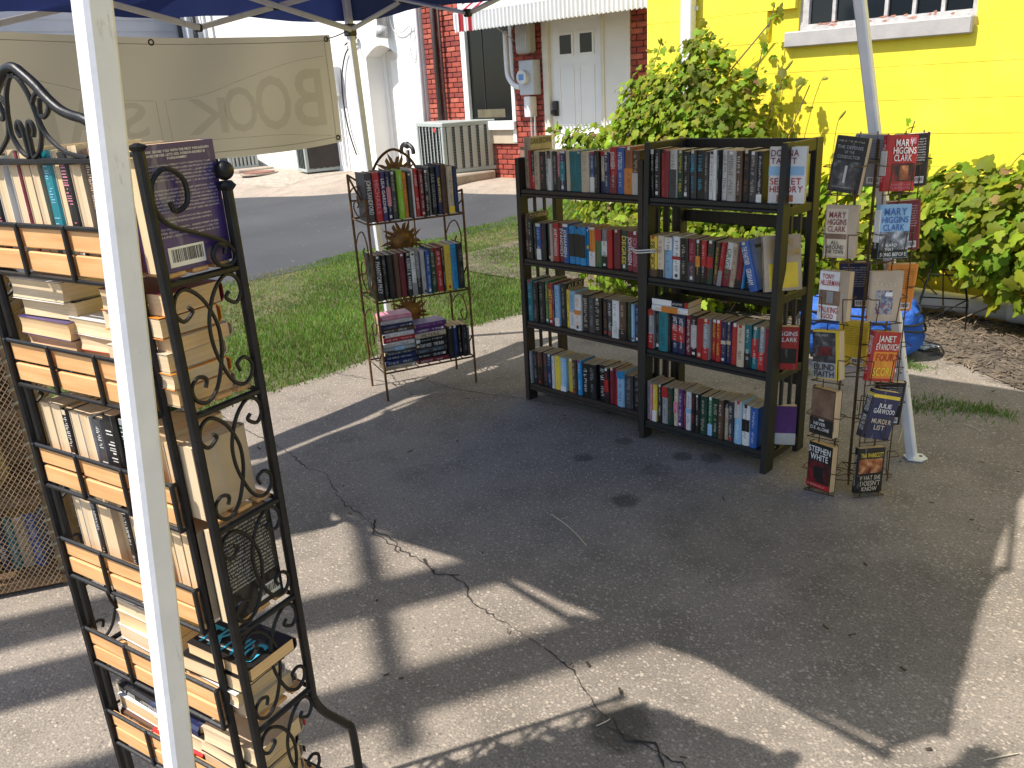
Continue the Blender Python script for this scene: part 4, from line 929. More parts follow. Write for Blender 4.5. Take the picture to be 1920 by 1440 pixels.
# foxtail grass against the yellow wall
STRAW = Mthin('foxtail_straw', (.24, .25, .05), .3, .7, .2, 10)
for k, (x, z, bx, l) in enumerate(((-2.80, 1.50, .06, 'leftmost tall foxtail grass stalk before the yellow wall'), (-2.72, 1.35, -.02, 'straight foxtail grass stalk right of the tallest one'), (-2.55, 1.43, .16, 'foxtail grass with arching seed head before the yellow wall'), (-2.42, 1.18, .05, 'short foxtail grass stalk left of the tent leg'), (-1.35, .98, .2, 'rightmost foxtail grass nodding above the low vine'))):
    f_ = thing('foxtail_grass', l, 'grass stalk', (x - bx, 5.45, 0), group='foxtail stalks at the yellow wall')
    pts = cr([(0, 0, 0), (.01, 0, z * .5), (bx * .6, 0, z * .85), (bx, 0, z), (bx + .05, -.01, z + .01 if bx > .1 else z + .06)], 5); MB().tube(pts, .0022, 4).build('stalk', STRAW, f_)
    e = pts[-1]; s0 = pts[-6]; MB().tube([s0, s0 * .6 + e * .4, s0 * .2 + e * .8, e], .006, 6, rs=[.003, .008, .008, .002]).build('seed_head', STRAW, f_)
    for q in (.3, .6): MB().prism([(0, 0), (.004, .05), (.03, .2), (.0, .1)], lambda p, q=q: (p[0] + .01, 0, z * q + p[1]), lambda p, q=q: (p[0] + .01, .001, z * q + p[1])).build('blade', STRAW, f_)

# ------------------------------------------------------------------ things on the ground by the yellow wall
pp = thing('drain_pipe', 'white plastic drain pipe lying on the ground before the yellow wall', 'pipe', (0, 0, 0))
PVC = M('white_pvc', (.66, .66, .66), .4, .08, 6)
MB().tube([(-2.25, 5.46, .10), (-1.9, 5.43, .10), (-1.25, 5.43, .085)], .06, 14).build('pipe', PVC, pp, True)
MB().tube(cr([(-1.28, 5.43, .085), (-1.15, 5.41, .09), (-1.05, 5.36, .10), (-1.0, 5.26, .085)], 5), .072, 14).build('elbow', PVC, pp, True)
MB().tube([(-1.0, 5.27, .085), (-.99, 5.2, .085)], .08, 14).build('collar', PVC, pp, True)
MB().tube([(-1.15, 5.43, .10), (-.2, 5.35, .12)], .06, 14).build('pipe', PVC, pp, True)
ws = thing('wire_plant_stand', 'small black wire stand before the white drain pipe', 'plant stand', (-1.58, 5.18, 0), (0, 0, .3))
for (x, y) in ((-.13, -.1), (.13, -.1), (-.13, .1), (.13, .1)): MB().tube([(x, y, .0), (x * .95, y * .95, .16), (x * .55, y * .55, .42)], .0045, 5).build('leg', IRON, ws)
for s_, z in ((1, .15), (.7, .33)): MB().tube([(x * .13 * s_, y * .1 * s_, z) for x, y in ((-1, -1), (1, -1), (1, 1), (-1, 1))], .0045, 5, True).build('ring', IRON, ws)
MB().tube([(-.13, -.1, .02), (.13, .1, .15)], .004, 5).build('brace', IRON, ws)
# blue bag
bagm = M('blue_tarpaulin', (.016, .10, .42), .62, .16, 5, .7, 14, bdist=.03)
bag = thing('blue_tarp_bag', 'crumpled bright blue tarpaulin bag with dark straps behind the spinner', 'bag', (-1.76, 4.42, 0), (0, 0, R(25))); bag.scale = (1, .95, .95)
m = MB(); vs = []; NU, NV = 44, 18
for j in range(NV + 1):
    ph = math.pi * j / NV
    for i in range(NU):
        th = 2 * math.pi * i / NU; cx, sx = math.cos(th), math.sin(th); e = lambda v, p: math.copysign(abs(v) ** p, v)
        x = .31 * e(cx, .6) * e(math.sin(ph), .45); y = .19 * e(sx, .6) * e(math.sin(ph), .45); z = .17 - .165 * e(math.cos(ph), .55)
        k = .018 * math.sin(th * 5 + z * 18) + .014 * math.sin(th * 11 - z * 31) + .012 * math.sin(x * 40 + z * 25); f = math.sin(ph)
        vs.append((x * (1 + k * 1.6 * f), y * (1 + k * 2.2 * f), max(.004, z + k * .9 * f * (1 if z > .08 else .2))))
fs = [(j * NU + i, j * NU + (i + 1) % NU, (j + 1) * NU + (i + 1) % NU, (j + 1) * NU + i) for j in range(NV) for i in range(NU)]
m.add(vs, fs); m.build('bag_body', bagm, bag, True)
for z, r_ in ((.19, 1.0), (.235, .97), (.275, .9)): MB().tube([(.325 * r_ * math.copysign(abs(math.cos(a)) ** .6, math.cos(a)), .20 * r_ * math.copysign(abs(math.sin(a)) ** .6, math.sin(a)), z + .012 * math.sin(a * 3 + z * 30)) for a in [2 * math.pi * i / 28 for i in range(28)]], .006, 5, True).build('strap', BLACKP, bag)
MB().tube(cr([(-.2, -.2, .05), (-.1, -.24, .12), (.05, -.24, .06), (.12, -.22, .02)], 5), .009, 6).build('handle', BLACKP, bag)
tag(MB().prism([(-1.66, 4.70), (-1.48, 4.63), (-1.43, 4.73), (-1.60, 4.80)], lambda p: (p[0], p[1], .014), lambda p: (p[0], p[1], .017 + .01 * (p[0] + 1.6))).build('paper_sheet', M('white_paper', (.66, .68, .68), .7)), 'sheet of white paper on the ground right of the blue bag', 'paper')
for a, b, l in (((-1.86, 1.99), (-1.62, 1.90), 'long pale straw on the shaded concrete'), ((-1.06, 1.26), (-1.05, 1.30), 'short pale straw at the near end of the crack'), ((-.33, 1.75), (-.28, 1.82), 'thin curved twig at the sunny bottom right corner'), ((-1.21, 3.60), (-1.13, 3.35), 'dry straw lying by the right tent foot'), ((-1.0, 3.72), (-.9, 3.66), 'dry straw in the weeds behind the tent foot')):
    tag(MB().tube(cr([(*a, .004), ((a[0] + b[0]) / 2 + .006, (a[1] + b[1]) / 2 + .006, .007), (*b, .004)], 4), .0016, 5).build('straw', M('straw_' + l[:4], (.50, .44, .33), .8)), l, 'straw')
# ================================================================== folding bookcases
SHZ = (.09, .415, .725, 1.05)
def bookcase(label, x0, x1, y0, depth, ztop, mat, leanback, toprail, pw=.062, pt=.024):
    r = thing('folding_bookcase', label, 'bookcase', (x0, y0, 0), group='folding wooden bookcases'); W = x1 - x0; D = depth
    fy = lambda z: leanback * z / 1.25
    for x in (0, W - pt):
        m = MB(); m.prism([(fy(0), 0), (fy(0) + pw, 0), (fy(ztop) + pw * .8, ztop), (fy(ztop), ztop)], lambda p: (x, p[0], p[1]), lambda p: (x + pt, p[0], p[1])); m.build('front_post', mat, r)
        MB().bev(x, x + pt, D - pw * .9, D, 0, ztop, .003).build('back_post', mat, r)
        for k, y in enumerate((.36, .58)):
            MB().bev(x + .005, x + pt - .007, D * y, D * y + .016, .05, ztop - (.05 if toprail else .14), .002).build('side_slat', mat, r)
        for z in SHZ: MB().bev(x + .004, x + pt - .004, fy(z) + pw - .004, D - pw * .9 + .004, z - .052, z - .018, .003).build('side_rung', mat, r)
        if toprail: MB().bev(x + .002, x + pt - .002, fy(ztop), D, ztop - .045, ztop - .0015, .003).build('top_rail', mat, r)
    for z in SHZ:
        MB().bev(pt + .001, W - pt - .001, fy(z) + .006, D - .012, z - .02, z, .003).build('shelf', mat, r)
        MB().bev(pt + .001, W - pt - .001, fy(z) + .004, fy(z) + .022, z - .034, z - .0205, .003).build('shelf_lip', mat, r)
    if toprail:
        MB().bev(pt + .001, W - pt - .001, D - .02, D - .003, ztop - .06, ztop - .004, .003).build('back_rail', mat, r)
        for z in SHZ[1:]: MB().bev(pt + .001, W - pt - .001, D - .02, D - .003, z - .135, z - .085, .003).build('back_rail', mat, r)
    else:
        MB().bev(pt + .001, W - pt - .001, D - .02, D - .003, .02, .06, .003).build('back_rail', mat, r)
    return r
LX0, LX1, LY = -2.775, -2.052, 2.815
RX0, RX1, RY = -2.03, -1.42, 2.762
bookcase('dark brown folding bookcase, the left of two tied together', LX0, LX1, LY, .31, 1.19, ESPR, .01, False)
bookcase('black folding bookcase with top rail, the right of two', RX0, RX1, RY, .325, 1.262, BLKW, .045, True)
tie = MB()
for z in (.832, .842): tie.tube(cr([(LX1 - .05, LY - .004, z), (LX1 + .005, LY - .045, z - .006), (RX0 + .05, RY - .004, z + .004), (RX0 + .06, RY + .04, z), (LX1 - .05, LY + .06, z)], 5), .0028, 5)
tag(tie.build('white_tie_cord', M('white_cord', (.70, .70, .66), .6)), 'white cord tying the two folding bookcases together', 'cord')
G1, G2 = 'books in the brown bookcase', 'books in the black bookcase'
IW = LX1 - LX0 - .05
def lrow(k, es, **kw): book_row(es, (LX0 + .026, LY + .01 + .01 * SHZ[k], SHZ[k] + .0006), 0, IW, ('on the top shelf', 'on the second shelf', 'on the third shelf', 'on the bottom shelf')[3 - k] + ' of the brown bookcase', G1, **kw)
lrow(3, ['e36 228||k||DAN BROWN', 'r15||k', 'k20||w|br35', 'e27||z', 'k27||i', 's18||w', 'w19||s|bw42 tz20', 'k28||c', 'i16||k|bh35', 'n26||w|mt48 tw5', 'c19||y', 't40||d', 't19||d', 'c40||s', 'b24||w|bw38', 'k24||s', 'c22||n|bn28 tr12', 'n26||w|', 'r32 188|JOHANSEN/|w|bm40', 'b34 188|PATTERSON/|w|', 'x40 190||z|bo55|', 'z34 180||c|bj50'])
lrow(2, ['z22 208||c||CATHERINE', 'k22 188||w', 'k20||s', 'b24||w|bw30 tw8', 'k24||r', 'h22||t', 'c12||i', 'r28 180|JANET EVANOVICH|w', 'm26 180|EVANOVICH|w', 'b26 180|JOHANSEN|w|tw7', 'u29||k|mk60', 'u29||k|mk60', 'u29||k|mk60', 'u10||k|my8', 'o30||x|bw38 tw6', 'g28||r|tr30', 's26||k|bk35 mw40', 'r24||m', 'm32||d', 'd34|DEGREE|y', 'm28|JOHANSEN|w', 'm32|JOHANSEN|i'])
lrow(1, ['t30 205||l|', 'k26 200||s', 'k32 205||s', 'g20 205||y', 'r28 202|JANET EVANOVICH|y', 'n10 195||w', 'l24 198||n|bw20', 'k28 212||e||ALEX', 'y20 185||k', 'l28 180||b|bw45', 'w34||o|mo12', 'k34||c', 'h32||s', 'k34||c', 'k26||x', 'h24||w', 'w32||s|bw30', 'z30||c|bk25', 'd22||g', 'l16||w', 'n22||l'])
lrow(0, ['s10||w', 'k26|| s'.replace(' ', ''), 'z20||r|bk55', 'h26||r', 'n28||l', 'w14||k', 'y30||s|', 'l28||w|bw15', 'y32||s', 'z20||w', 'u22 176||w', 'k36||w', 'k36||s', 'k38||w|', 'k20||r|mr34', 'm22 176||r', 'r14 176||k', 'l32 174||n|tu20', 'h36 160||s', 'k32 158||s'], lean=-.06, lean_from=99)
IW2 = RX1 - RX0 - .05
def rrow(k, es, w=IW2, st=0, **kw): book_row(es, (RX0 + .026, RY + .012 + .036 * SHZ[k], SHZ[k] + .0006), 0, w, ('on the top shelf', 'on the second shelf', 'on the third shelf', 'on the bottom shelf')[3 - k] + ' of the black bookcase', G2, start=st, **kw)
rrow(3, ['k14 185||w|tw10', 'k26 185||w', 'r22 184||k', 'm24 182||r', 'j32 182||k|bh60', 'd26 182||y', 'k30 182||w', 'h28 184|CALDWELL/|f', 'k36 186||f', 'h18 180||c', 'w24 184||k', 'w16 184||l', 'k10 184||w', 'w28 186||k', 'j40 186||z', 'z24 186||w|', 'k24 184||x', 'h32 184||c', 'k22 182||w|bw16'], w=IW2 - .075)
book(.03, .196, .128, 'w', 'white book turned cover out, right end of top shelf, black bookcase', G2, (RX1 - .026 - .055, RY + .085, SHZ[3] + .0006), (0, 0, -math.pi / 2 + .25), '', 'm', (), [('T', 'm', 'DONNA', .05, .8, .84, .96), ('T', 'm', 'TARTT', .05, .75, .71, .82), ('R', 'l', 0, .96, .5, .66), ('T', 'r', 'SECRET', .05, .9, .34, .46), ('T', 'r', 'HISTORY', .05, .95, .2, .32), ('R', 'x', .25, .7, .03, .15)])
rrow(2, ['y34|PRECIPICE|k|bz18', 'c30||r|bk20', 'l34||n|tw30', 'w40||k|mr8', 'k36||c', 'm32||i|bh45', 'k20||y|mo25', 'r22||w|bk40', 'd26||r|mr25', 'z22||y', 'r18||s|bs35', 'w28 176|GRIGSBY|g|bm40', 'e22 172||z', 'm26 174||r|bk20', 'u12||r', 'k22 174|RONALD/|w'], w=IW2 - .10, lean=.10, lean_from=8)
book(.034, .19, .128, 'b', 'blue book leaning far left at the right end of second shelf, black bookcase', G2, (RX0 + IW2 - .052, RY + .002, SHZ[2] + .001), (0, -.26, 0), 'THE PARTNER/CREATURE'.replace('CREATURE', 'GRISHAM'), 'w')
book(.03, .205, .14, 'e', 'tan book slumped behind the leaning blue book, second shelf, black bookcase', G2, (RX0 + IW2 - .012, RY + .03, SHZ[2] + .001), (0, -.2, -math.pi / 2 + .9), '', 'k', (), [('T', 'a', 'JOHN', .1, .8, .8, .94), ('T', 'a', 'GRISHAM', .05, .95, .62, .76), ('R', 'y', .1, .9, .05, .5)])
rrow(1, ['s26||w|br38 tr14', 'k22||s', 't44||d|', 'k12||r', 'n30|JANET DAILEY/|w|mr40', 'n30|JANET DAILEY/|w|mr40', 'm26||w', 'k26||w|mj55', 'r28||m|', 's28||w|br30 tr12', 'r22||y', 'r22||y', 'n20||a|mc9', 'n18||a|mc9', 'r28||x|', 'c30||k|', 't24||w|bk35', 't26|| w|mr45'.replace(' w', 'w'), 's24||w|br42', 'm20||r'])
book(.026, .171, .106, 'r', 'red paperback turned cover out at the right end of third shelf, black bookcase', G2, (RX1 - .026 - .03, RY + .09, SHZ[1] + .0006), (0, 0, -math.pi / 2 + .5), '', 'w', (), [('T', 'w', 'HIGGINS', .1, .95, .8, .9), ('T', 'w', 'CLARK', .3, .95, .66, .76), ('R', 'k', .2, .95, .15, .5)])
book_stack(['w26||o|mo45', 'k24||w|tw55 br8'], (RX0 + .06, RY + .015, SHZ[1] + .176), 0, 'flat on the third shelf row of the black bookcase', G2)
rrow(0, ['s20 178||h', 'i12||w', 'y22||w|bw30', 'k22 176||w', 's30||k|tr28', 'd24||r', 'c22||d|mi30', 'p24||w', 'm18||i', 'w28||b|ml12', 'k22||r', 'k18||w', 'd34||c', 'g22||w|bl30', 'd30||c', 'z22||w', 'e24||w|tk20', 'h24||w', 'l34 182||w|tj40', 'w34 176||k|mk30', 'b32 170||w'], w=IW2 - .03)
book(.022, .165, .12, 'j', 'grey book turned sideways at the right end of bottom shelf, black bookcase', G2, (RX1 - .026 - .04, RY + .10, SHZ[0] + .0006), (0, 0, -math.pi / 2 + .55), '', 'k', (), [('R', 'p', .0, 1, .3, 1.0), ('T', 'w', 'LOVE', .1, .8, .2, .28)])

# ================================================================== rusty three tier rack with suns
mr = thing('rusty_iron_rack', 'rusty wrought iron rack with three tiers and sun ornaments on the lawn edge', 'rack', (-3.339, 2.366, 0), (0, 0, R(70.2)))
MW, MD = .50, .28; MZ = (.150, .520, .912)
for (x, y, zt) in ((0, 0, 1.03), (MW, 0, 1.03), (0, MD, 1.13), (MW, MD, 1.13)): MB().tube([(x, y, 0), (x, y, zt)], .0065, 8).build('leg', RUST, mr)
for z in MZ:
    m = MB(); m.tube([(0, 0, z), (MW, 0, z), (MW, MD, z), (0, MD, z)], .005, 6, True)
    for k in range(1, 8): m.tube([(MW * k / 8, 0, z), (MW * k / 8, MD, z)], .003, 5)
    m.build('shelf_frame', RUST, mr)
for z in (.62, 1.0):
    m = MB(); m.tube([(0, MD, z), (MW, MD, z)], .0045, 6); m.build('back_rail', RUST, mr)
for x in (0, MW):
    for z, H in ((.16, .33), (.53, .36), (.925, .17)):
        m = MB(); P = lambda u, w: (x, MD * u, z + H * w)
        m.tube(cr([P(.42, .70), P(.52, .62), P(.42, .52), P(.25, .58), P(.22, .76), P(.42, .92), P(.72, .86), P(.95, .70)], 5), .0038, 5)
        m.tube(cr([P(.58, .32), P(.46, .40), P(.56, .50), P(.76, .42), P(.80, .24), P(.6, .08), P(.3, .12), P(.05, .3)], 5), .0038, 5)
        m.build('side_scroll', RUST, mr)
    MB().tube(cr([(x, 0, 1.03), (x, MD * .25, 1.02), (x, MD * .6, 1.07), (x, MD, 1.13)], 4), .0055, 6).build('side_arm', RUST, mr)
for x in (.17, .33): MB().tube([(x, MD, .15), (x, MD, 1.0)], .004, 6).build('back_rod', RUST, mr)
MB().tube(cr([(.11, MD, 1.0), (.12, MD, 1.10), (.17, MD, 1.19), (.25, MD, 1.235), (.33, MD, 1.19), (.38, MD, 1.10), (.39, MD, 1.0)], 6), .007, 7).build('arch', RUST, mr)
MB().tube([(0, MD, 1.13), (.11, MD, 1.05)], .005, 6).build('arch_brace', RUST, mr); MB().tube([(MW, MD, 1.13), (.39, MD, 1.05)], .005, 6).build('arch_brace', RUST, mr)
def sun_orn(z, r0):
    s_ = link('sun_ornament', None, mr); n = 18; c = (.25, MD - .008, z)
    MB().cyl((c[0], c[1] - .006, z), (c[0], c[1] + .004, z), r0 * .55, 20).build('sun_disc', RUSTY, s_)
    MB().ball((c[0], c[1] - .004, z), r0 * .45, 12, 8, sy=.35).build('sun_face', RUSTY, s_)
    for k in range(n):
        a = 2 * math.pi * k / n; L = r0 * (1.0 if k % 2 else .82); da = math.pi / n * .95; bend = .12 * (1 if k % 2 else -1)
        pts = [(r0 * .5, a - da), (r0 * .72, a - da * .5 + bend * .4), (L, a + bend), (r0 * .74, a + da * .6 + bend * .3), (r0 * .5, a + da)]
        pol = [(c[0] + q * math.cos(b), z + q * math.sin(b)) for q, b in pts]; yy = c[1] + (.0006 if k % 2 else -.0012)
        MB().prism(pol, lambda p: (p[0], yy - .001, p[1]), lambda p: (p[0], yy + .001, p[1])).build('sun_ray', RUSTY, s_)
for z, r0 in ((1.105, .122), (.765, .125), (.375, .122)): sun_orn(z, r0)
G3 = 'books on the rusty iron rack'
MR = Matrix.Rotation(R(70.2), 3, 'Z')
def mloc(x, y, z): return Vector((-3.339, 2.366, 0)) + MR @ Vector((x, y, z))
book_row(['h34 236|JOHN SANDFORD|w|', 'r30 234|MICHAELS|i', 'v24 232|LISA GARDNER|w', 'n20 228||w|mi40', 'h30 236||c', 'q26 232||w', 'o22 220||r', 'h18 222||k', 'w8 236||s', 'r22 238||w', 'm20 226||w', 'k22 224||w', 's12 240||k', 'k26 238|JULIE GARWOOD|s', 'n18 238|GARWOOD|y', 'z30 244||k', 'c28 226||z|by15', 'n22 230||b'], mloc(.012, .012, MZ[2] + .006), R(70.2), MW - .024, 'on the top tier of the rusty rack', G3, hard=True, jit=.01)
book_row(['k34 232|PHANTOM PREY|w', 'k24 226||s', 'k28 226||z', 'z26 228||m', 'm26 224||k', 'k24 226|ROBERT B. PARKER|w', 'w20 224||s|bs30', 's24 222||w|bk40', 'j18 224||s', 'b22 222||w', 'd28 232||c', 'r30 232||w|', 'k10 228||w', 'y32 234|PARKER|a', 'u30 236||n', 'k28 232||s'], mloc(.012, .012, MZ[1] + .006), R(70.2), MW - .024, 'on the middle tier of the rusty rack', G3, hard=True, jit=.01)
book_stack(['e24||z', 'n26||w', 'n24||w', 'h22||w', 's22||w|ml30', 'j24||k', 'r22||w', 'w24||r', 'z22||w', 'n20||c', 'j22||r', 'i22||w'], mloc(.008, .01, MZ[0] + .006), R(70.2), 'left pile, bottom tier of the rusty rack', G3)
book_stack(['m26||w', 'k30||w', 'h26||l', 'k30|STUART WOODS/THE RUN|w', 'k22||w|tw12', 'c28|PETERS|z', 'p26||w', 'p24||i'], mloc(.186, .01, MZ[0] + .006), R(70.2), 'right pile, bottom tier of the rusty rack', G3)
book_row(['k30 178||d', 'n28 178||b', 'k24 176||c', 'k26 178||s', 'h18 170||s'], mloc(.368, .012, MZ[0] + .006), R(70.2), .122, 'beside the piles, rusty rack bottom tier', G3, jit=.006)

# ================================================================== black iron rack with wooden fences (near left)
RA = math.atan2(.114, .509); RK = .8; RO = Vector((-1.83 * .8, .42 * .8, .3)); RM = Matrix.Rotation(RA, 3, 'Z')
br = thing('scrolled_iron_rack', 'black wrought iron rack with orange wooden slats, nearest at left', 'rack', RO, (0, 0, RA)); br.scale = (RK, RK, RK)
RW, RD = .516, .154; RZ = (.095, .325, .555, .775, 1.0, 1.23)
def rl(x, y, z): return RO + RM @ (Vector((x, y, z)) * RK)
PX = (0, RW - .071)
for x in (0., RW - .071): MB().tube([(x, 0, -.375), (x, 0, 1.44)], .0085, 8).build('front_post', IRON, br)
for x in (-.035, RW):
    MB().tube([(x, 0, -.375), (x, 0, 1.445)], .0095, 8).build('side_post', IRON, br)
    bpst = MB(); bpst.tube(cr([(x, RD, 1.365), (x, RD, .9), (x, RD, .36), (x, RD, .30), (x, RD + .025, .24), (x, RD + .075, .17), (x, RD + .095, .12), (x, RD + .095, -.1), (x, RD + .095, -.375)], 5), .0095, 8); bpst.build('back_post', IRON, br)
    MB().ball((x, RD, 1.395), .0165, 14, 10).build('ball_finial', IRON, br, True); MB().tube([(x, RD, 1.362), (x, RD, 1.370), (x, RD, 1.378)], .012, 10, rs=[.010, .017, .010]).build('finial_collar', IRON, br)
    MB().tube([(x, 0, 1.440), (x, 0, 1.447), (x, 0, 1.452)], .012, 10, rs=[.0095, .016, .004]).build('post_cap', IRON, br)
    MB().tube([(x, .0, -.1), (x, RD + .09, -.13)], .008, 6).build('foot_brace', IRON, br)
    zs = list(RZ) 
    for i, z in enumerate(zs):
        MB().tube([(x, 0, z), (x, RD, z)], .0065, 6).build('side_rail', IRON, br)
        H = (zs[i + 1] if i + 1 < len(zs) else z + .2) - z
        P = lambda u, w: (x, RD * u, z + H * w)
        C = [(.22, .81), (.27, .77), (.14, .715), (.045, .80), (.10, .91), (.24, .94), (.42, .84), (.545, .66), (.565, .50), (.52, .34), (.40, .15), (.24, .07), (.10, .12), (.075, .22), (.17, .28), (.28, .25), (.25, .185)]
        if i < len(zs) - 1:
            MB().tube(cr([P(u, w) for u, w in C], 4), .0038, 6).build('side_scroll', IRON, br)
            MB().tube(cr([P(1 - u * .98, w + .03) for u, w in C], 4), .0038, 6).build('side_scroll', IRON, br)
        else:
            MB().tube(cr([P(.25, .64), P(.30, .56), P(.46, .62), P(.46, .80), P(.26, .90), P(.08, .80), P(.06, .60), P(.20, .46), P(.5, .36), P(.85, .24), P(.97, .12), P(.88, .04), P(.72, .06), P(.66, .16), P(.74, .23), P(.84, .20), P(.82, .14)], 5), .0042, 6).build('side_scroll', IRON, br)
MB().tube([(RW - .071, 0, 1.435), (RW, 0, 1.435)], .004, 6).build('hinge_bar', IRON, br); MB().tube([(-.035, 0, 1.435), (0, 0, 1.435)], .004, 6).build('hinge_bar', IRON, br)
FWD = RW - .071
nseg = 3; segw = FWD / nseg
slme = MB().bev(0, segw - .012, 0, .009, 0, .037, .002).mesh('slat', SLAT)
for z in RZ:
    f0 = -.016
    m = MB(); m.tube([(0, 0, z + .088), (.002, f0, z + .088), (FWD - .002, f0, z + .088), (FWD, 0, z + .088)], .0045, 6); m.tube([(0, 0, z - .004), (.002, f0, z - .004), (FWD - .002, f0, z - .004), (FWD, 0, z - .004)], .0045, 6); m.build('fence_rail', IRON, br)
    for k in range(nseg + 1): MB().bev(segw * k - .0045, segw * k + .0045, f0 - .0065, f0 + .001, z - .006, z + .092, .0015).build('fence_strap', IRON, br)
    for k in range(nseg):
        for q in (.0, .043):
            o = link('slat', slme, br, (segw * k + .006, f0 + .0022, z + .004 + q)); o.rotation_euler = (random.uniform(-.03, .03), random.uniform(-.012, .012), 0)
    for y in (.02, .066, .112): MB().bev(.004, RW - .012, y, y + .034, z + .006, z + .014, .002).build('deck_board', SLAT, br)
    m = MB(); m.tube([(0, 0, z), (0, RD, z)], .005, 6); m.tube([(-.035, RD, z), (RW, RD, z)], .005, 6); m.build('deck_frame', IRON, br)
# crest over the front panel (x as a share of .48 m)
cre = [(.93, 1.445), (.90, 1.470), (.83, 1.489), (.758, 1.497), (.697, 1.507), (.641, 1.524), (.581, 1.548), (.516, 1.568), (.49, 1.575)]
XF = lambda f: [(.48 * u, 0, z) for u, z in f]
MIRR = lambda f: [(.92 - u, z) for u, z in f]
MB().tube(cr(XF(cre + [(.46, 1.577)] + MIRR(cre)[::-1]), 5), .0085, 8).build('crest', IRON, br, True)
MB().tube([(0, 0, 1.426), (RW - .071, 0, 1.426)], .0055, 6).build('top_rail', IRON, br)
for f in ([(.44, 1.566), (.486, 1.56), (.527, 1.536), (.546, 1.51), (.575, 1.474), (.62, 1.455), (.688, 1.439), (.80, 1.431)],
          [(.544, 1.520), (.572, 1.533), (.609, 1.534), (.641, 1.518), (.622, 1.503), (.591, 1.497), (.576, 1.504), (.592, 1.525)],
          [(.547, 1.512), (.553, 1.49), (.554, 1.469), (.52, 1.444), (.475, 1.434), (.474, 1.452), (.478, 1.48), (.496, 1.492), (.514, 1.48), (.502, 1.467)]):
    for g in (f, MIRR(f)): MB().tube(cr(XF(g), 4), .0042, 6).build('crest_scroll', IRON, br)
G4 = 'books on the black iron rack'
TZ = RZ[5] + .0145
book_row(['h26 178||w', 'k24 178||i', 'w30 182||s', 'k26 180||c', 'w26 186||s', 'm12 188||k', 'c30 190||z', 'e26 188||c', 't36 186||l', 'c20 186||s', 'k34 188||i|', 'c30 192||k', 'z26 190||c', 'c28 188||r', 'i30 186|ALEX|r|'], rl(.012, .004, TZ), RA, (FWD - .02) * RK, 'on the top shelf of the black iron rack', G4, depth=.102, jit=.005, kh=.85, pageout=(0, 2, 4, 6, 7, 9, 11, 13))
pl = thing('paperback_book', 'thick purple paperback, white text on back, right end of top shelf, black iron rack', 'book', rl(RW - .013, .002 + .150, TZ), (0, 0, RA + math.pi), G4)
def back_text(root, th, w, h, lines, barcode=None, ink='w', x=-.0008):
    q = MB()
    for (t, u0, u1, v0, v1) in lines:
        if t == '~': marks_into(q, (x, w * u1, h * v0), (0, -1, 0), (0, 0, 1), w * (u1 - u0), h * (v1 - v0))
        else: text_into(q, t, (x, w * u1, h * v0), (0, -1, 0), (0, 0, 1), w * (u1 - u0), h * (v1 - v0))
    q.build('back_cover_lettering', INK[ink], root, fix=False)
    if barcode:
        u0, u1, v0, v1 = barcode; b_ = MB().box(x, 0, w * u0, w * u1, h * v0, h * v1).build('barcode_label', INK['w'], root); s_ = MB(); y = w * u0 + .003
        while y < w * u1 - .004:
            ww = random.choice((.0006, .0012, .0018)); s_.add([(x - .0003, y + ww, h * v0 + .006), (x - .0003, y, h * v0 + .006), (x - .0003, y, h * v1 - .003), (x - .0003, y + ww, h * v1 - .003)], [(0, 1, 2, 3)]); y += ww + random.choice((.0006, .0012))
        s_.build('barcode_bars', INK['k'], b_, fix=False)
th, w, h = .030, .117, .162
mb = MB(); mb.bev(0, .0008, 0, w, 0, h, .0002); mb.bev(th - .0008, th, 0, w, 0, h, .0002); mb.bev(.0008, th - .0008, -.0004, .0012, 0, h, .0002); mb.build('cover', COVER['v'], pl)
MB().box(.0009, th - .0009, .0013, w - .002, .0006, h - .0006).build('pages', PAGES, pl)
ls = [('CLARK GRABS YOU WITH THE FIRST PARAGRAPH', .08, .95, .935, .955), ('AND NEVER LETS GO. FOREWARNED IS', .14, .9, .905, .925), ('FOREARMED', .38, .66, .878, .896)]
for i in range(6): ls.append(('~', .06 + .03 * (i == 0), .95 if i < 5 else .6, .83 - i * .028, .845 - i * .028))
for i in range(7): ls.append(('~', .06 + .03 * (i == 0), .95, .64 - i * .028, .655 - i * .028))
for i in range(2): ls.append(('~', .2, .85, .42 - i * .03, .436 - i * .03))
for i in range(3): ls.append(('~', .12, .9, .34 - i * .03, .356 - i * .03))
back_text(pl, th, w, h, ls, (.38, .86, .04, .2))
Z5 = RZ[4] + .0145
book_stack(['e30||k', 'o28||k', 'c32||k', 'e26||z', 'o34||k', 'm38||r'], rl(FWD - .13, .0, Z5), RA, 'right pile, second shelf of the black iron rack', G4, pageout=True, depth=0.097, kh=.8, w_jit=.005)
book_stack(['t26||w', 'r24||w', 'e30||k', 'v34||l', 'k36||w', 'w38||s'], rl(.02, .004, Z5), RA, 'left pile, second shelf of the black iron rack', G4, pages=(2, 3, 4, 5), depth=0.097, kh=.8)
book_stack(['c30||k', 'e34||k', 'r30||k', 'w30||k'], rl(.19, .012, Z5), RA, 'middle pile, second shelf of the black iron rack', G4, pageout=True, depth=0.090, kh=.8)
Z4 = RZ[3] + .0145
book_row(['c30 150||k', 'e34 152||k', 'k20 150||w', 'c30 148||k', 'w28 150||s', 'h32 150||w', 'k34 158||w', 'd22 156||w', 'c30 142||k', 'e30 140||k', 'c32 140||k', 'c36 138||k', 'e34 138||k'], rl(.012, .006, Z4), RA, (FWD + .03) * RK, 'on the third shelf of the black iron rack', G4, depth=.1, jit=.003, kh=.84, pageout=(0, 1, 3, 4, 8, 9, 10, 11, 12))
Z3 = RZ[2] + .0145
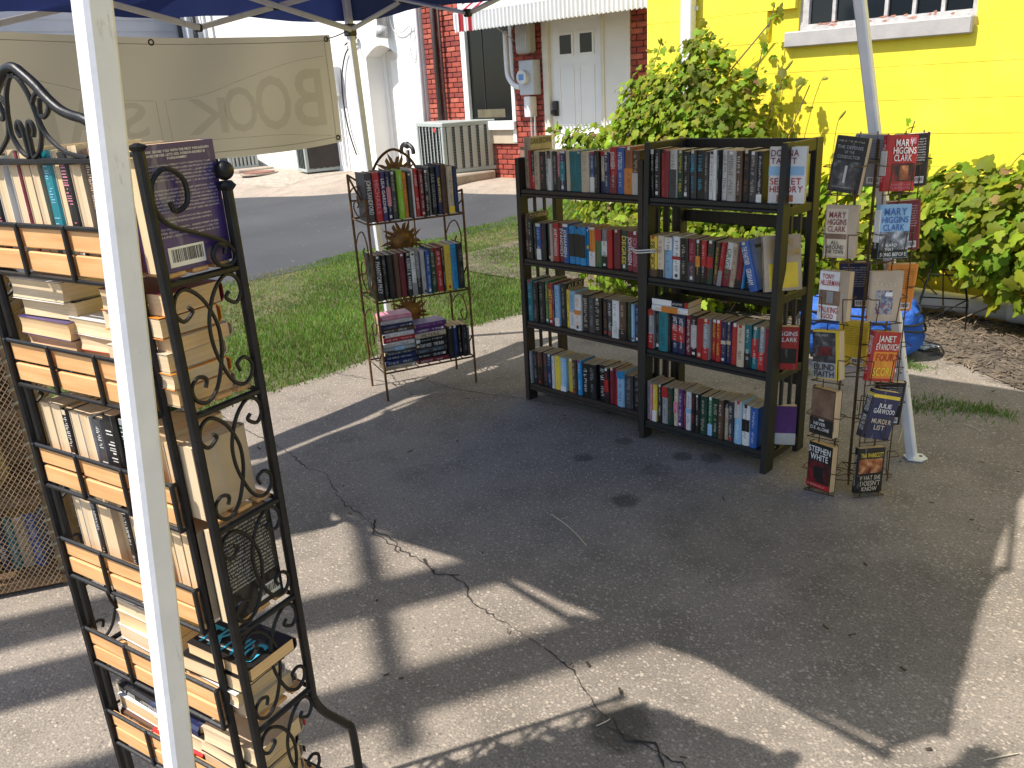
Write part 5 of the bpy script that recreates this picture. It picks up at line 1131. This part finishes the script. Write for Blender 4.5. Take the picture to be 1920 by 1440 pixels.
book_row(['w34 188||s', 'w30 190||s', 'k14 186||w', 'c34 190||k', 'w34 188||k', 'k16 184||w', 'e36 186||k', 'k20 188||w', 'c34 184||k', 'c34 182||k', 'e40 184||k'], rl(.03, .004, Z3), RA, (FWD - .02) * RK, 'on the fourth shelf of the black iron rack', G4, depth=.104, jit=.003, kh=.82, pageout=(0, 1, 3, 4, 6, 8, 9, 10))
th, w, h = .025, .106, .160
bk = thing('hardcover_book', 'black book with white back cover text, right end of fourth shelf, black iron rack', 'book', rl(RW - .014, .006 + .1325, Z3), (0, .0, RA + math.pi), G4)
mb = MB(); mb.bev(0, .0008, 0, w, 0, h, .0002); mb.bev(th - .0008, th, 0, w, 0, h, .0002); mb.bev(.0008, th - .0008, -.0004, .0012, 0, h, .0002); mb.build('cover', COVER['k'], bk); MB().box(.0009, th - .0009, .0013, w - .002, .0006, h - .0006).build('pages', PAGES, bk)
back_text(bk, th, w, h, [('~', .1, .9, .93 - i * .038, .95 - i * .038) for i in range(17)], (.06, .45, .06, .2))
Z2 = RZ[1] + .0145
book_stack(['c34||k', 'w30||r', 'k34||w'], rl(FWD - .13, .0, Z2), RA, 'right pile, fifth shelf of the black iron rack', G4, pages=(0, 1, 2), depth=0.098, kh=.8, w_jit=.006)
book_stack(['w30||k', 'e30||k', 'w34||s', 'c36||z', 'j30||k'], rl(.10, .006, Z2), RA, 'left pile, fifth shelf of the black iron rack', G4, pageout=True, depth=0.097, kh=.8)
book(.022, .150, .096, 'k', 'black paperback with shiny cyan lettering atop right pile, fifth shelf, black iron rack', G4, rl(FWD - .11, .13, Z2 + .106), tuple((Matrix.Rotation(RA + math.pi, 3, 'Z') @ Matrix.Rotation(-math.pi / 2, 3, 'Y')).to_euler()), '', 'w', (), [('R', 's', .74, .8, .02, .6)] )
o_ = [o for o in bpy.data.objects if o.get('label', '').startswith('black paperback with shiny cyan')][0]
q2 = MB(); text_into(q2, 'TKNIG', (.0252, .085, .008), (0, 0, 1), (0, -1, 0), .13, .045); q2.build('cover_lettering', INK['f'], o_, fix=False)
Z1 = RZ[0] + .0145
book_stack(['e36||k', 'c34||k', 'k34||r', 'e38||k'], rl(FWD - .13, .0, Z1), RA, 'right pile, bottom shelf of the black iron rack', G4, pageout=True, depth=0.100, kh=.8)
book_stack(['v30||w', 'r30||w', 'c34||k', 'n28||w'], rl(.14, .006, Z1), RA, 'middle pile, bottom shelf of the black iron rack', G4, pages=(2,), depth=0.094, kh=.8)
book_stack(['k30||w', 'z30||w', 'w34||k', 'k28||w'], rl(.0, .006, Z1), RA, 'left pile, bottom shelf of the black iron rack', G4, pages=(2,), depth=0.094, kh=.8)

# ================================================================== wicker and wire mesh rack at far left
wk = thing('wicker_mesh_rack', 'tan wicker rack with arched top and wire mesh sides behind the black rack', 'rack', (-3.02, .30, 0), (0, 0, R(62)))
WICK = M('tan_wicker', (.30, .19, .10), .75, .35, 40, .5, 120, col2=(.42, .28, .15)); WSH = wood('wicker_board', (.15, .085, .04), (.25, .15, .08))
KW, KD, KH = .36, .30, 1.30
for (x, y) in ((0, 0), (KW, 0), (0, KD), (KW, KD)):
    MB().tube([(x, y, 0), (x, y, KH)], .014, 8).build('post', WICK, wk)
    m = MB(); m.tube([(x + .019 * math.cos(a * .55), y + .019 * math.sin(a * .55), .03 + a * .0040) for a in range(0, int((KH - .05) / .0040))], .0055, 4); m.build('rope_wrap', M('pale_rope', (.50, .42, .27), .8, .2, 30), wk)
for z in (.03, .33, .63, .93, 1.22):
    MB().bev(-.01, KW + .01, -.01, KD + .01, z - .01, z + .008, .004).build('shelf', WSH, wk)
    MB().bev(-.02, KW + .02, -.03, -.008, z - .018, z + .014, .004).build('shelf_edge', WSH, wk)
def meshpanel(P, u1, v1, pitch_u, pitch_v):
    m = MB(); nu = int(u1 / pitch_u); nv = int(v1 / pitch_v)
    for k in range(-nv, nu + nv):
        for sgn in (1, -1):
            a = []; n = 2 * nv
            u = k * pitch_u if sgn > 0 else (k + 1) * pitch_u
            for j in range(n + 1):
                uu = u + sgn * j * pitch_u / 1.0 * .5; 
                if -1e-6 <= uu <= u1: a.append(P(uu, j * pitch_v * .5))
            if len(a) > 1: m.tube([a[0], a[-1]], .0016, 3)
    return m
for (P, u, nm) in ((lambda u, v: (KW, u, .02 + v), KD, 0), (lambda u, v: (u, KD, .02 + v), KW, 1), (lambda u, v: (0, u, .02 + v), KD, 2), (lambda u, v: (u, -.036, .02 + v), KW, 3)):
    meshpanel(P, u, 1.2, .017, .022).build('wire_mesh_panel', M('mesh_brown_%d' % nm, (.34, .22, .12), .6, .3, 20), wk)
m = MB(); arcp = [(KW / 2 + KW / 2 * math.cos(a), 1.30 + .28 * math.sin(a)) for a in [math.pi * k / 20 for k in range(21)]]
m.tube([(x, KD, z) for x, z in arcp], .026, 8); m.build('arch', WICK, wk, True)
m = MB()
for k in range(22):
    x = KW * k / 21
    hh = .28 * math.sqrt(max(0, 1 - ((x - KW / 2) / (KW / 2)) ** 2))
    if hh > .03: m.tube([(x, KD, 1.30), (min(KW, max(0, x + .03)), KD, 1.30 + hh * .97)], .0016, 3); m.tube([(x, KD, 1.30), (min(KW, max(0, x - .03)), KD, 1.30 + hh * .97)], .0016, 3)
m.build('arch_mesh', WIRE, wk)
MB().box(.004, KW - .004, KD + .004, KD + .012, .03, 1.24).build('back_panel', WICK, wk)
KO = Vector((-3.02, .30, 0)); KM = Matrix.Rotation(R(62), 3, 'Z'); kl = lambda x, y, z: KO + KM @ Vector((x, y, z))
G5 = 'books in the wicker rack'
for i, (z, nm) in enumerate(((.04, 'bottom'), (.34, 'second lowest'), (.64, 'third lowest'), (.94, 'upper'))):
    cs = ['p34 200||w', 'v30 205||w', 'y26 190||w|bn60', 'n30 200||w', 't26 198||w', 'e30 195||k', 'b28 200||w', 'c30 190||k', 'm28 190||w', 'u26 200||w', 'z30 195||w', 'n26 190||y', 'k30 190||w', 'i26 190||w', 's30 190||k']
    cs = (cs[i * 3:] + cs[:i * 3])[:(7, 5, 6, 4)[i]]
    book_row(cs, kl(.03, .07, z), R(62), KW - .06, 'on the %s wicker rack shelf' % nm, G5, hard=False, jit=.02, depth=.12)

# ================================================================== wire spinner tied to the tent leg
SPN = Vector((-1.135, 2.875, 0))
sn = thing('wire_book_spinner', 'bronze wire paperback rack with hanging pockets tied to the right tent leg', 'book rack', SPN)
RH = .205; ROWZ = [-.005 + .219 * i for i in range(6)]
cols = [(-.055, -.105, R(6)), (.075, -.035, R(50)), (-.06, .075, R(186)), (.07, .11, R(215))]
for ci, (cx, cy, ca) in enumerate(cols):
    CM = Matrix.Rotation(ca, 3, 'Z'); off = Vector((cx, cy, 0)); P = lambda x, y, z: off + CM @ Vector((x, y, z))
    for x in (-.028, .028): MB().tube([P(x, .012, .0), P(x, .012, 1.29)], .0022, 5).build('upright_wire', WIRE, sn)
    for z in ROWZ:
        m = MB(); m.tube([P(-.028, .012, z + .012), P(-.058, -.034, z + .012), P(.058, -.034, z + .012), P(.028, .012, z + .012)], .0019, 5)
        m.tube([P(-.028, .012, z + .105), P(-.066, -.0, z + .105), P(-.062, -.045, z + .105), P(-.036, -.048, z + .104)], .0019, 5); m.tube([P(.028, .012, z + .105), P(.066, -.0, z + .105), P(.062, -.045, z + .105), P(.036, -.048, z + .104)], .0019, 5)
        for x in (-.036, .036): m.tube([P(x, -.034, z + .012), P(x, -.048, z + .104)], .0019, 5)
        m.build('pocket', WIRE, sn)
for z in (.05, .46, .87, 1.2):
    m = MB(); pp_ = [Vector((c[0], c[1], z)) for c in (cols[0], cols[1], cols[3], cols[2])]; m.tube(pp_, .0024, 5, True)
    m.tube([pp_[0], pp_[2]], .002, 4); m.tube([pp_[1], pp_[3]], .002, 4); m.build('hoop', WIRE, sn)
MB().tube([(0, 0, 0), (0, 0, 1.27)], .004, 6).build('centre_rod', WIRE, sn)
lp = legpos('B', 1.22); tw = MB()
for z in (1.205, 1.215, 1.225, 1.235): tw.tube([(lp.x + .026 * math.cos(a), lp.y + .026 * math.sin(a), z + .004 * math.sin(a * 2)) for a in [2 * math.pi * k / 12 for k in range(12)]], .002, 4, True)
tw.tube([(lp.x, lp.y - .024, 1.215), (SPN.x + .02, SPN.y + .02, 1.21)], .002, 4); tw.tube([(lp.x + .02, lp.y - .02, 1.22), (SPN.x + .07, SPN.y - .03, 1.22)], .002, 4)
tag(tw.build('tie_wire', WIRE), 'dark wire lashing the spinner to the right tent leg', 'wire')
G6 = 'paperbacks on the wire spinner'
art = dict(dark=photo_mat('cover_art_dark', [(.35, (.01, .01, .01)), (.55, (.05, .05, .06)), (.75, (.25, .24, .22))], 30), warm=photo_mat('cover_art_warm', [(.3, (.05, .01, .01)), (.5, (.35, .10, .03)), (.7, (.65, .35, .15))], 34),
           bw=photo_mat('cover_art_grey', [(.3, (.02, .02, .025)), (.5, (.2, .22, .25)), (.7, (.6, .62, .65))], 38), mix=photo_mat('cover_art_mixed', [(.3, (.12, .03, .10)), (.45, (.45, .40, .35)), (.55, (.05, .15, .25)), (.7, (.35, .06, .08))], 55, 2),
           red=photo_mat('cover_art_red', [(.35, (.30, .01, .02)), (.55, (.04, .01, .01)), (.7, (.01, .01, .01))], 24), brown=photo_mat('cover_art_brown', [(.3, (.10, .05, .03)), (.6, (.22, .13, .08)), (.8, (.34, .22, .14))], 16))
def spin(ci, row, th, h, w, col, lab, cover, roll=0, yaw=0, tilt=-.08, spine='', tc='w', bands=(), dz=0):
    """book standing cover out in pocket: its front cover (+X) faces the column's outside"""
    cx, cy, ca = cols[ci]; off = SPN + Vector((cx, cy, 0)); A = ca + yaw
    base = Matrix.Rotation(A, 3, 'Z') @ Matrix.Rotation(tilt, 3, 'X') @ Matrix.Rotation(roll, 3, 'Y') @ Matrix.Rotation(-math.pi / 2, 3, 'Z')
    # after the turn: local +X -> -Y (outwards), local Y (spine to fore-edge) -> +X
    ctr = off + Matrix.Rotation(ca, 3, 'Z') @ Vector((0, .004 - .03 * (tilt < 0) * 0, ROWZ[row] + .018 + dz))
    loc = ctr + base @ Vector((-th * .0, -w / 2, 0)); o = book(th, h, w, col, lab, G6, loc, base.to_euler(), spine, tc, bands, cover, cmats=art); return o
T = lambda c, s, u0, u1, v0, v1: ('T', c, s, u0, u1, v0, v1)
B_ = lambda k, u0, u1, v0, v1: ('R', k, u0, u1, v0, v1)
L6 = 'left spinner column'; R6 = 'right spinner column'
spin(0, 5, .028, .178, .108, 'k', 'black paperback with pale figure on its cover, topmost in the ' + L6, [T('s', 'THE DEFENSE', .1, .9, .78, .84), T('s', 'OF THE', .35, .65, .70, .75), T('s', 'CONDUCTOR', .15, .85, .61, .67), B_('dark', .08, .92, .06, .56), T('j', 'I', .45, .58, .18, .50), T('c', '~', .1, .9, .9, .93), T('j', '~', .15, .85, .08, .11)], roll=.10, yaw=-.1)
spin(0, 4, .026, .176, .106, 'e', 'beige paperback with red title panel, second in the ' + L6, [B_('c', .06, .72, .04, .93), T('m', 'MARY', .14, .66, .76, .88), T('m', 'HIGGINS', .1, .7, .63, .74), T('m', 'CLARK', .12, .68, .50, .61), B_('brown', .06, .72, .36, .46), T('k', 'ALL', .25, .5, .26, .33), T('k', 'AROUND', .12, .66, .17, .25), T('k', 'THE TOWN', .12, .66, .08, .16)], yaw=-.02, roll=-.02)
spin(0, 3, .03, .172, .108, 'e', 'beige paperback with white and red cover panel, third in the ' + L6, [B_('w', .0, .74, .0, .98), T('r', 'TONY', .1, .5, .83, .93), T('r', 'HILLERMAN', .05, .7, .70, .81), B_('brown', .02, .74, .30, .60), B_('s', .28, .5, .34, .58), T('r', 'TALKING', .04, .7, .15, .27), T('r', 'GOD', .2, .56, .03, .13)], yaw=-.18, roll=-.03)
spin(0, 2, .03, .176, .11, 'y', 'curled yellowed paperback with grey photo cover, fourth in the ' + L6, [B_('dark', .02, .86, .34, .96), B_('red', .2, .75, .48, .66), B_('s', .02, .86, .02, .34), T('k', 'BLIND', .08, .82, .19, .32), T('k', 'FAITH', .08, .8, .05, .17), T('j', '~', .15, .6, .88, .92)], yaw=-.28, roll=-.14)
spin(0, 1, .034, .176, .108, 'z', 'brown paperback with white crescent on its cover, fifth in the ' + L6, [B_('brown', .04, .96, .4, .96), B_('k', .02, .98, .02, .36), T('w', 'NEVER', .22, .7, .21, .28), T('w', 'DIE ALONE', .1, .86, .11, .18), B_('j', .4, .62, .31, .35)], yaw=-.38, roll=-.06)
spin(0, 0, .030, .176, .108, 'k', 'black and red paperback with white capitals, lowest in the ' + L6, [T('w', 'STEPHEN', .06, .94, .80, .94), T('w', 'WHITE', .14, .86, .64, .78), B_('red', .04, .96, .14, .6), B_('k', .3, .7, .22, .5), B_('r', .02, .98, .02, .13), T('w', '~', .1, .8, .06, .09)], yaw=-.35, roll=-.05)
spin(1, 5, .030, .176, .108, 'r', 'red paperback with white author capitals, topmost in the ' + R6, [T('w', 'MARY', .25, .85, .80, .93), T('w', 'HIGGINS', .18, .95, .67, .79), T('w', 'CLARK', .22, .82, .54, .66), B_('red', .2, .98, .18, .50), B_('warm', .45, .75, .2, .46), T('i', '~', .15, .9, .10, .14), T('i', '~', .15, .85, .04, .08), B_('i', .74, .92, .84, .95)], yaw=.12, roll=.06, spine='', bands=((.28, .72, 'j'),))
spin(1, 4, .032, .176, .108, 'l', 'pale blue and grey paperback, second in the ' + R6, [T('b', 'MARY', .1, .85, .80, .94), T('b', 'HIGGINS', .04, .92, .66, .78), T('b', 'CLARK', .1, .8, .52, .64), B_('bw', .02, .98, .16, .50), B_('k', .02, .98, .01, .16), T('w', 'I HEARD', .1, .6, .22, .28), T('w', 'THAT', .2, .5, .14, .20), T('w', 'SONG BEFORE', .06, .94, .04, .11)], yaw=.08, roll=.05, spine='', bands=((0, .3, 'k'), (.3, .9, 'w')))
spin(1, 3, .026, .172, .106, 'e', 'cream paperback with mosaic picture, third in the ' + R6, [T('c', 'SAVES', .12, .8, .70, .78), B_('mix', .18, .74, .14, .62), B_('w', .48, .7, .5, .58)], yaw=-.1, roll=.04, bands=())
spin(1, 2, .03, .176, .108, 'r', 'red and orange paperback leaning right, fourth in the ' + R6, [T('w', 'JANET', .12, .8, .80, .93), T('w', 'EVANOVICH', .08, .95, .64, .77), B_('o', .06, .94, .06, .60), T('r', 'FOUR', .15, .85, .42, .57), T('y', 'TO', .38, .6, .31, .39), T('y', 'SCORE', .1, .9, .12, .29)], yaw=.2, roll=.17, spine='EVANOVICH/', tc='w')
spin(1, 1, .036, .178, .108, 'n', 'navy paperback with yellow band leaning right, fifth in the ' + R6, [B_('y', .0, 1, .85, .92), T('w', 'JULIE', .25, .75, .66, .75), T('w', 'GARWOOD', .12, .92, .54, .64), T('c', 'MURDER', .15, .9, .33, .43), T('c', 'LIST', .3, .7, .2, .30)], yaw=.12, roll=.27, spine='JULIE GARWOOD/MURDER LIST', tc='w', bands=((.86, .93, 'y'), (.0, .84, 'h')))
spin(1, 0, .026, .174, .106, 'k', 'black paperback with fiery cover picture, lowest in the ' + R6, [T('y', 'TINA WAINSCOTT', .08, .94, .80, .90), B_('warm', .06, .96, .44, .76), T('c', 'WHAT SHE', .1, .9, .30, .40), T('c', "DOESN'T", .14, .9, .17, .28), T('c', 'KNOW', .22, .8, .05, .15)], yaw=.1, roll=.06, spine='TINA WAINSCOTT', tc='c')
for (ci, row, col, l) in ((2, 5, 's', 'grey paperback seen from behind, topmost at the back left of the wire spinner'), (2, 3, 'n', 'navy and white paperback at the back left of the wire spinner, third row'), (3, 5, 'k', 'black paperback at the back right of the wire spinner, top row'), (3, 4, 'm', 'maroon paperback at the back right of the wire spinner, second row'),
                          (3, 3, 'o', 'orange edged paperback standing open at the back right of the wire spinner'), (3, 1, 'k', 'black paperback at the back right of the wire spinner, fifth row'), (2, 2, 'y', 'yellow paperback with barcode at the back of the wire spinner')):
    o = spin(ci, row, .022, .172, .106, col, l, None, yaw=random.uniform(-.2, .2), roll=random.uniform(-.08, .08))
    back_text(o, .022, .106, .172, [('~', .1, .9, .88 - i * .05, .905 - i * .05) for i in range(9)], (.1, .5, .05, .18), 'k' if col in 'jwysoe' else 'w', -.003)
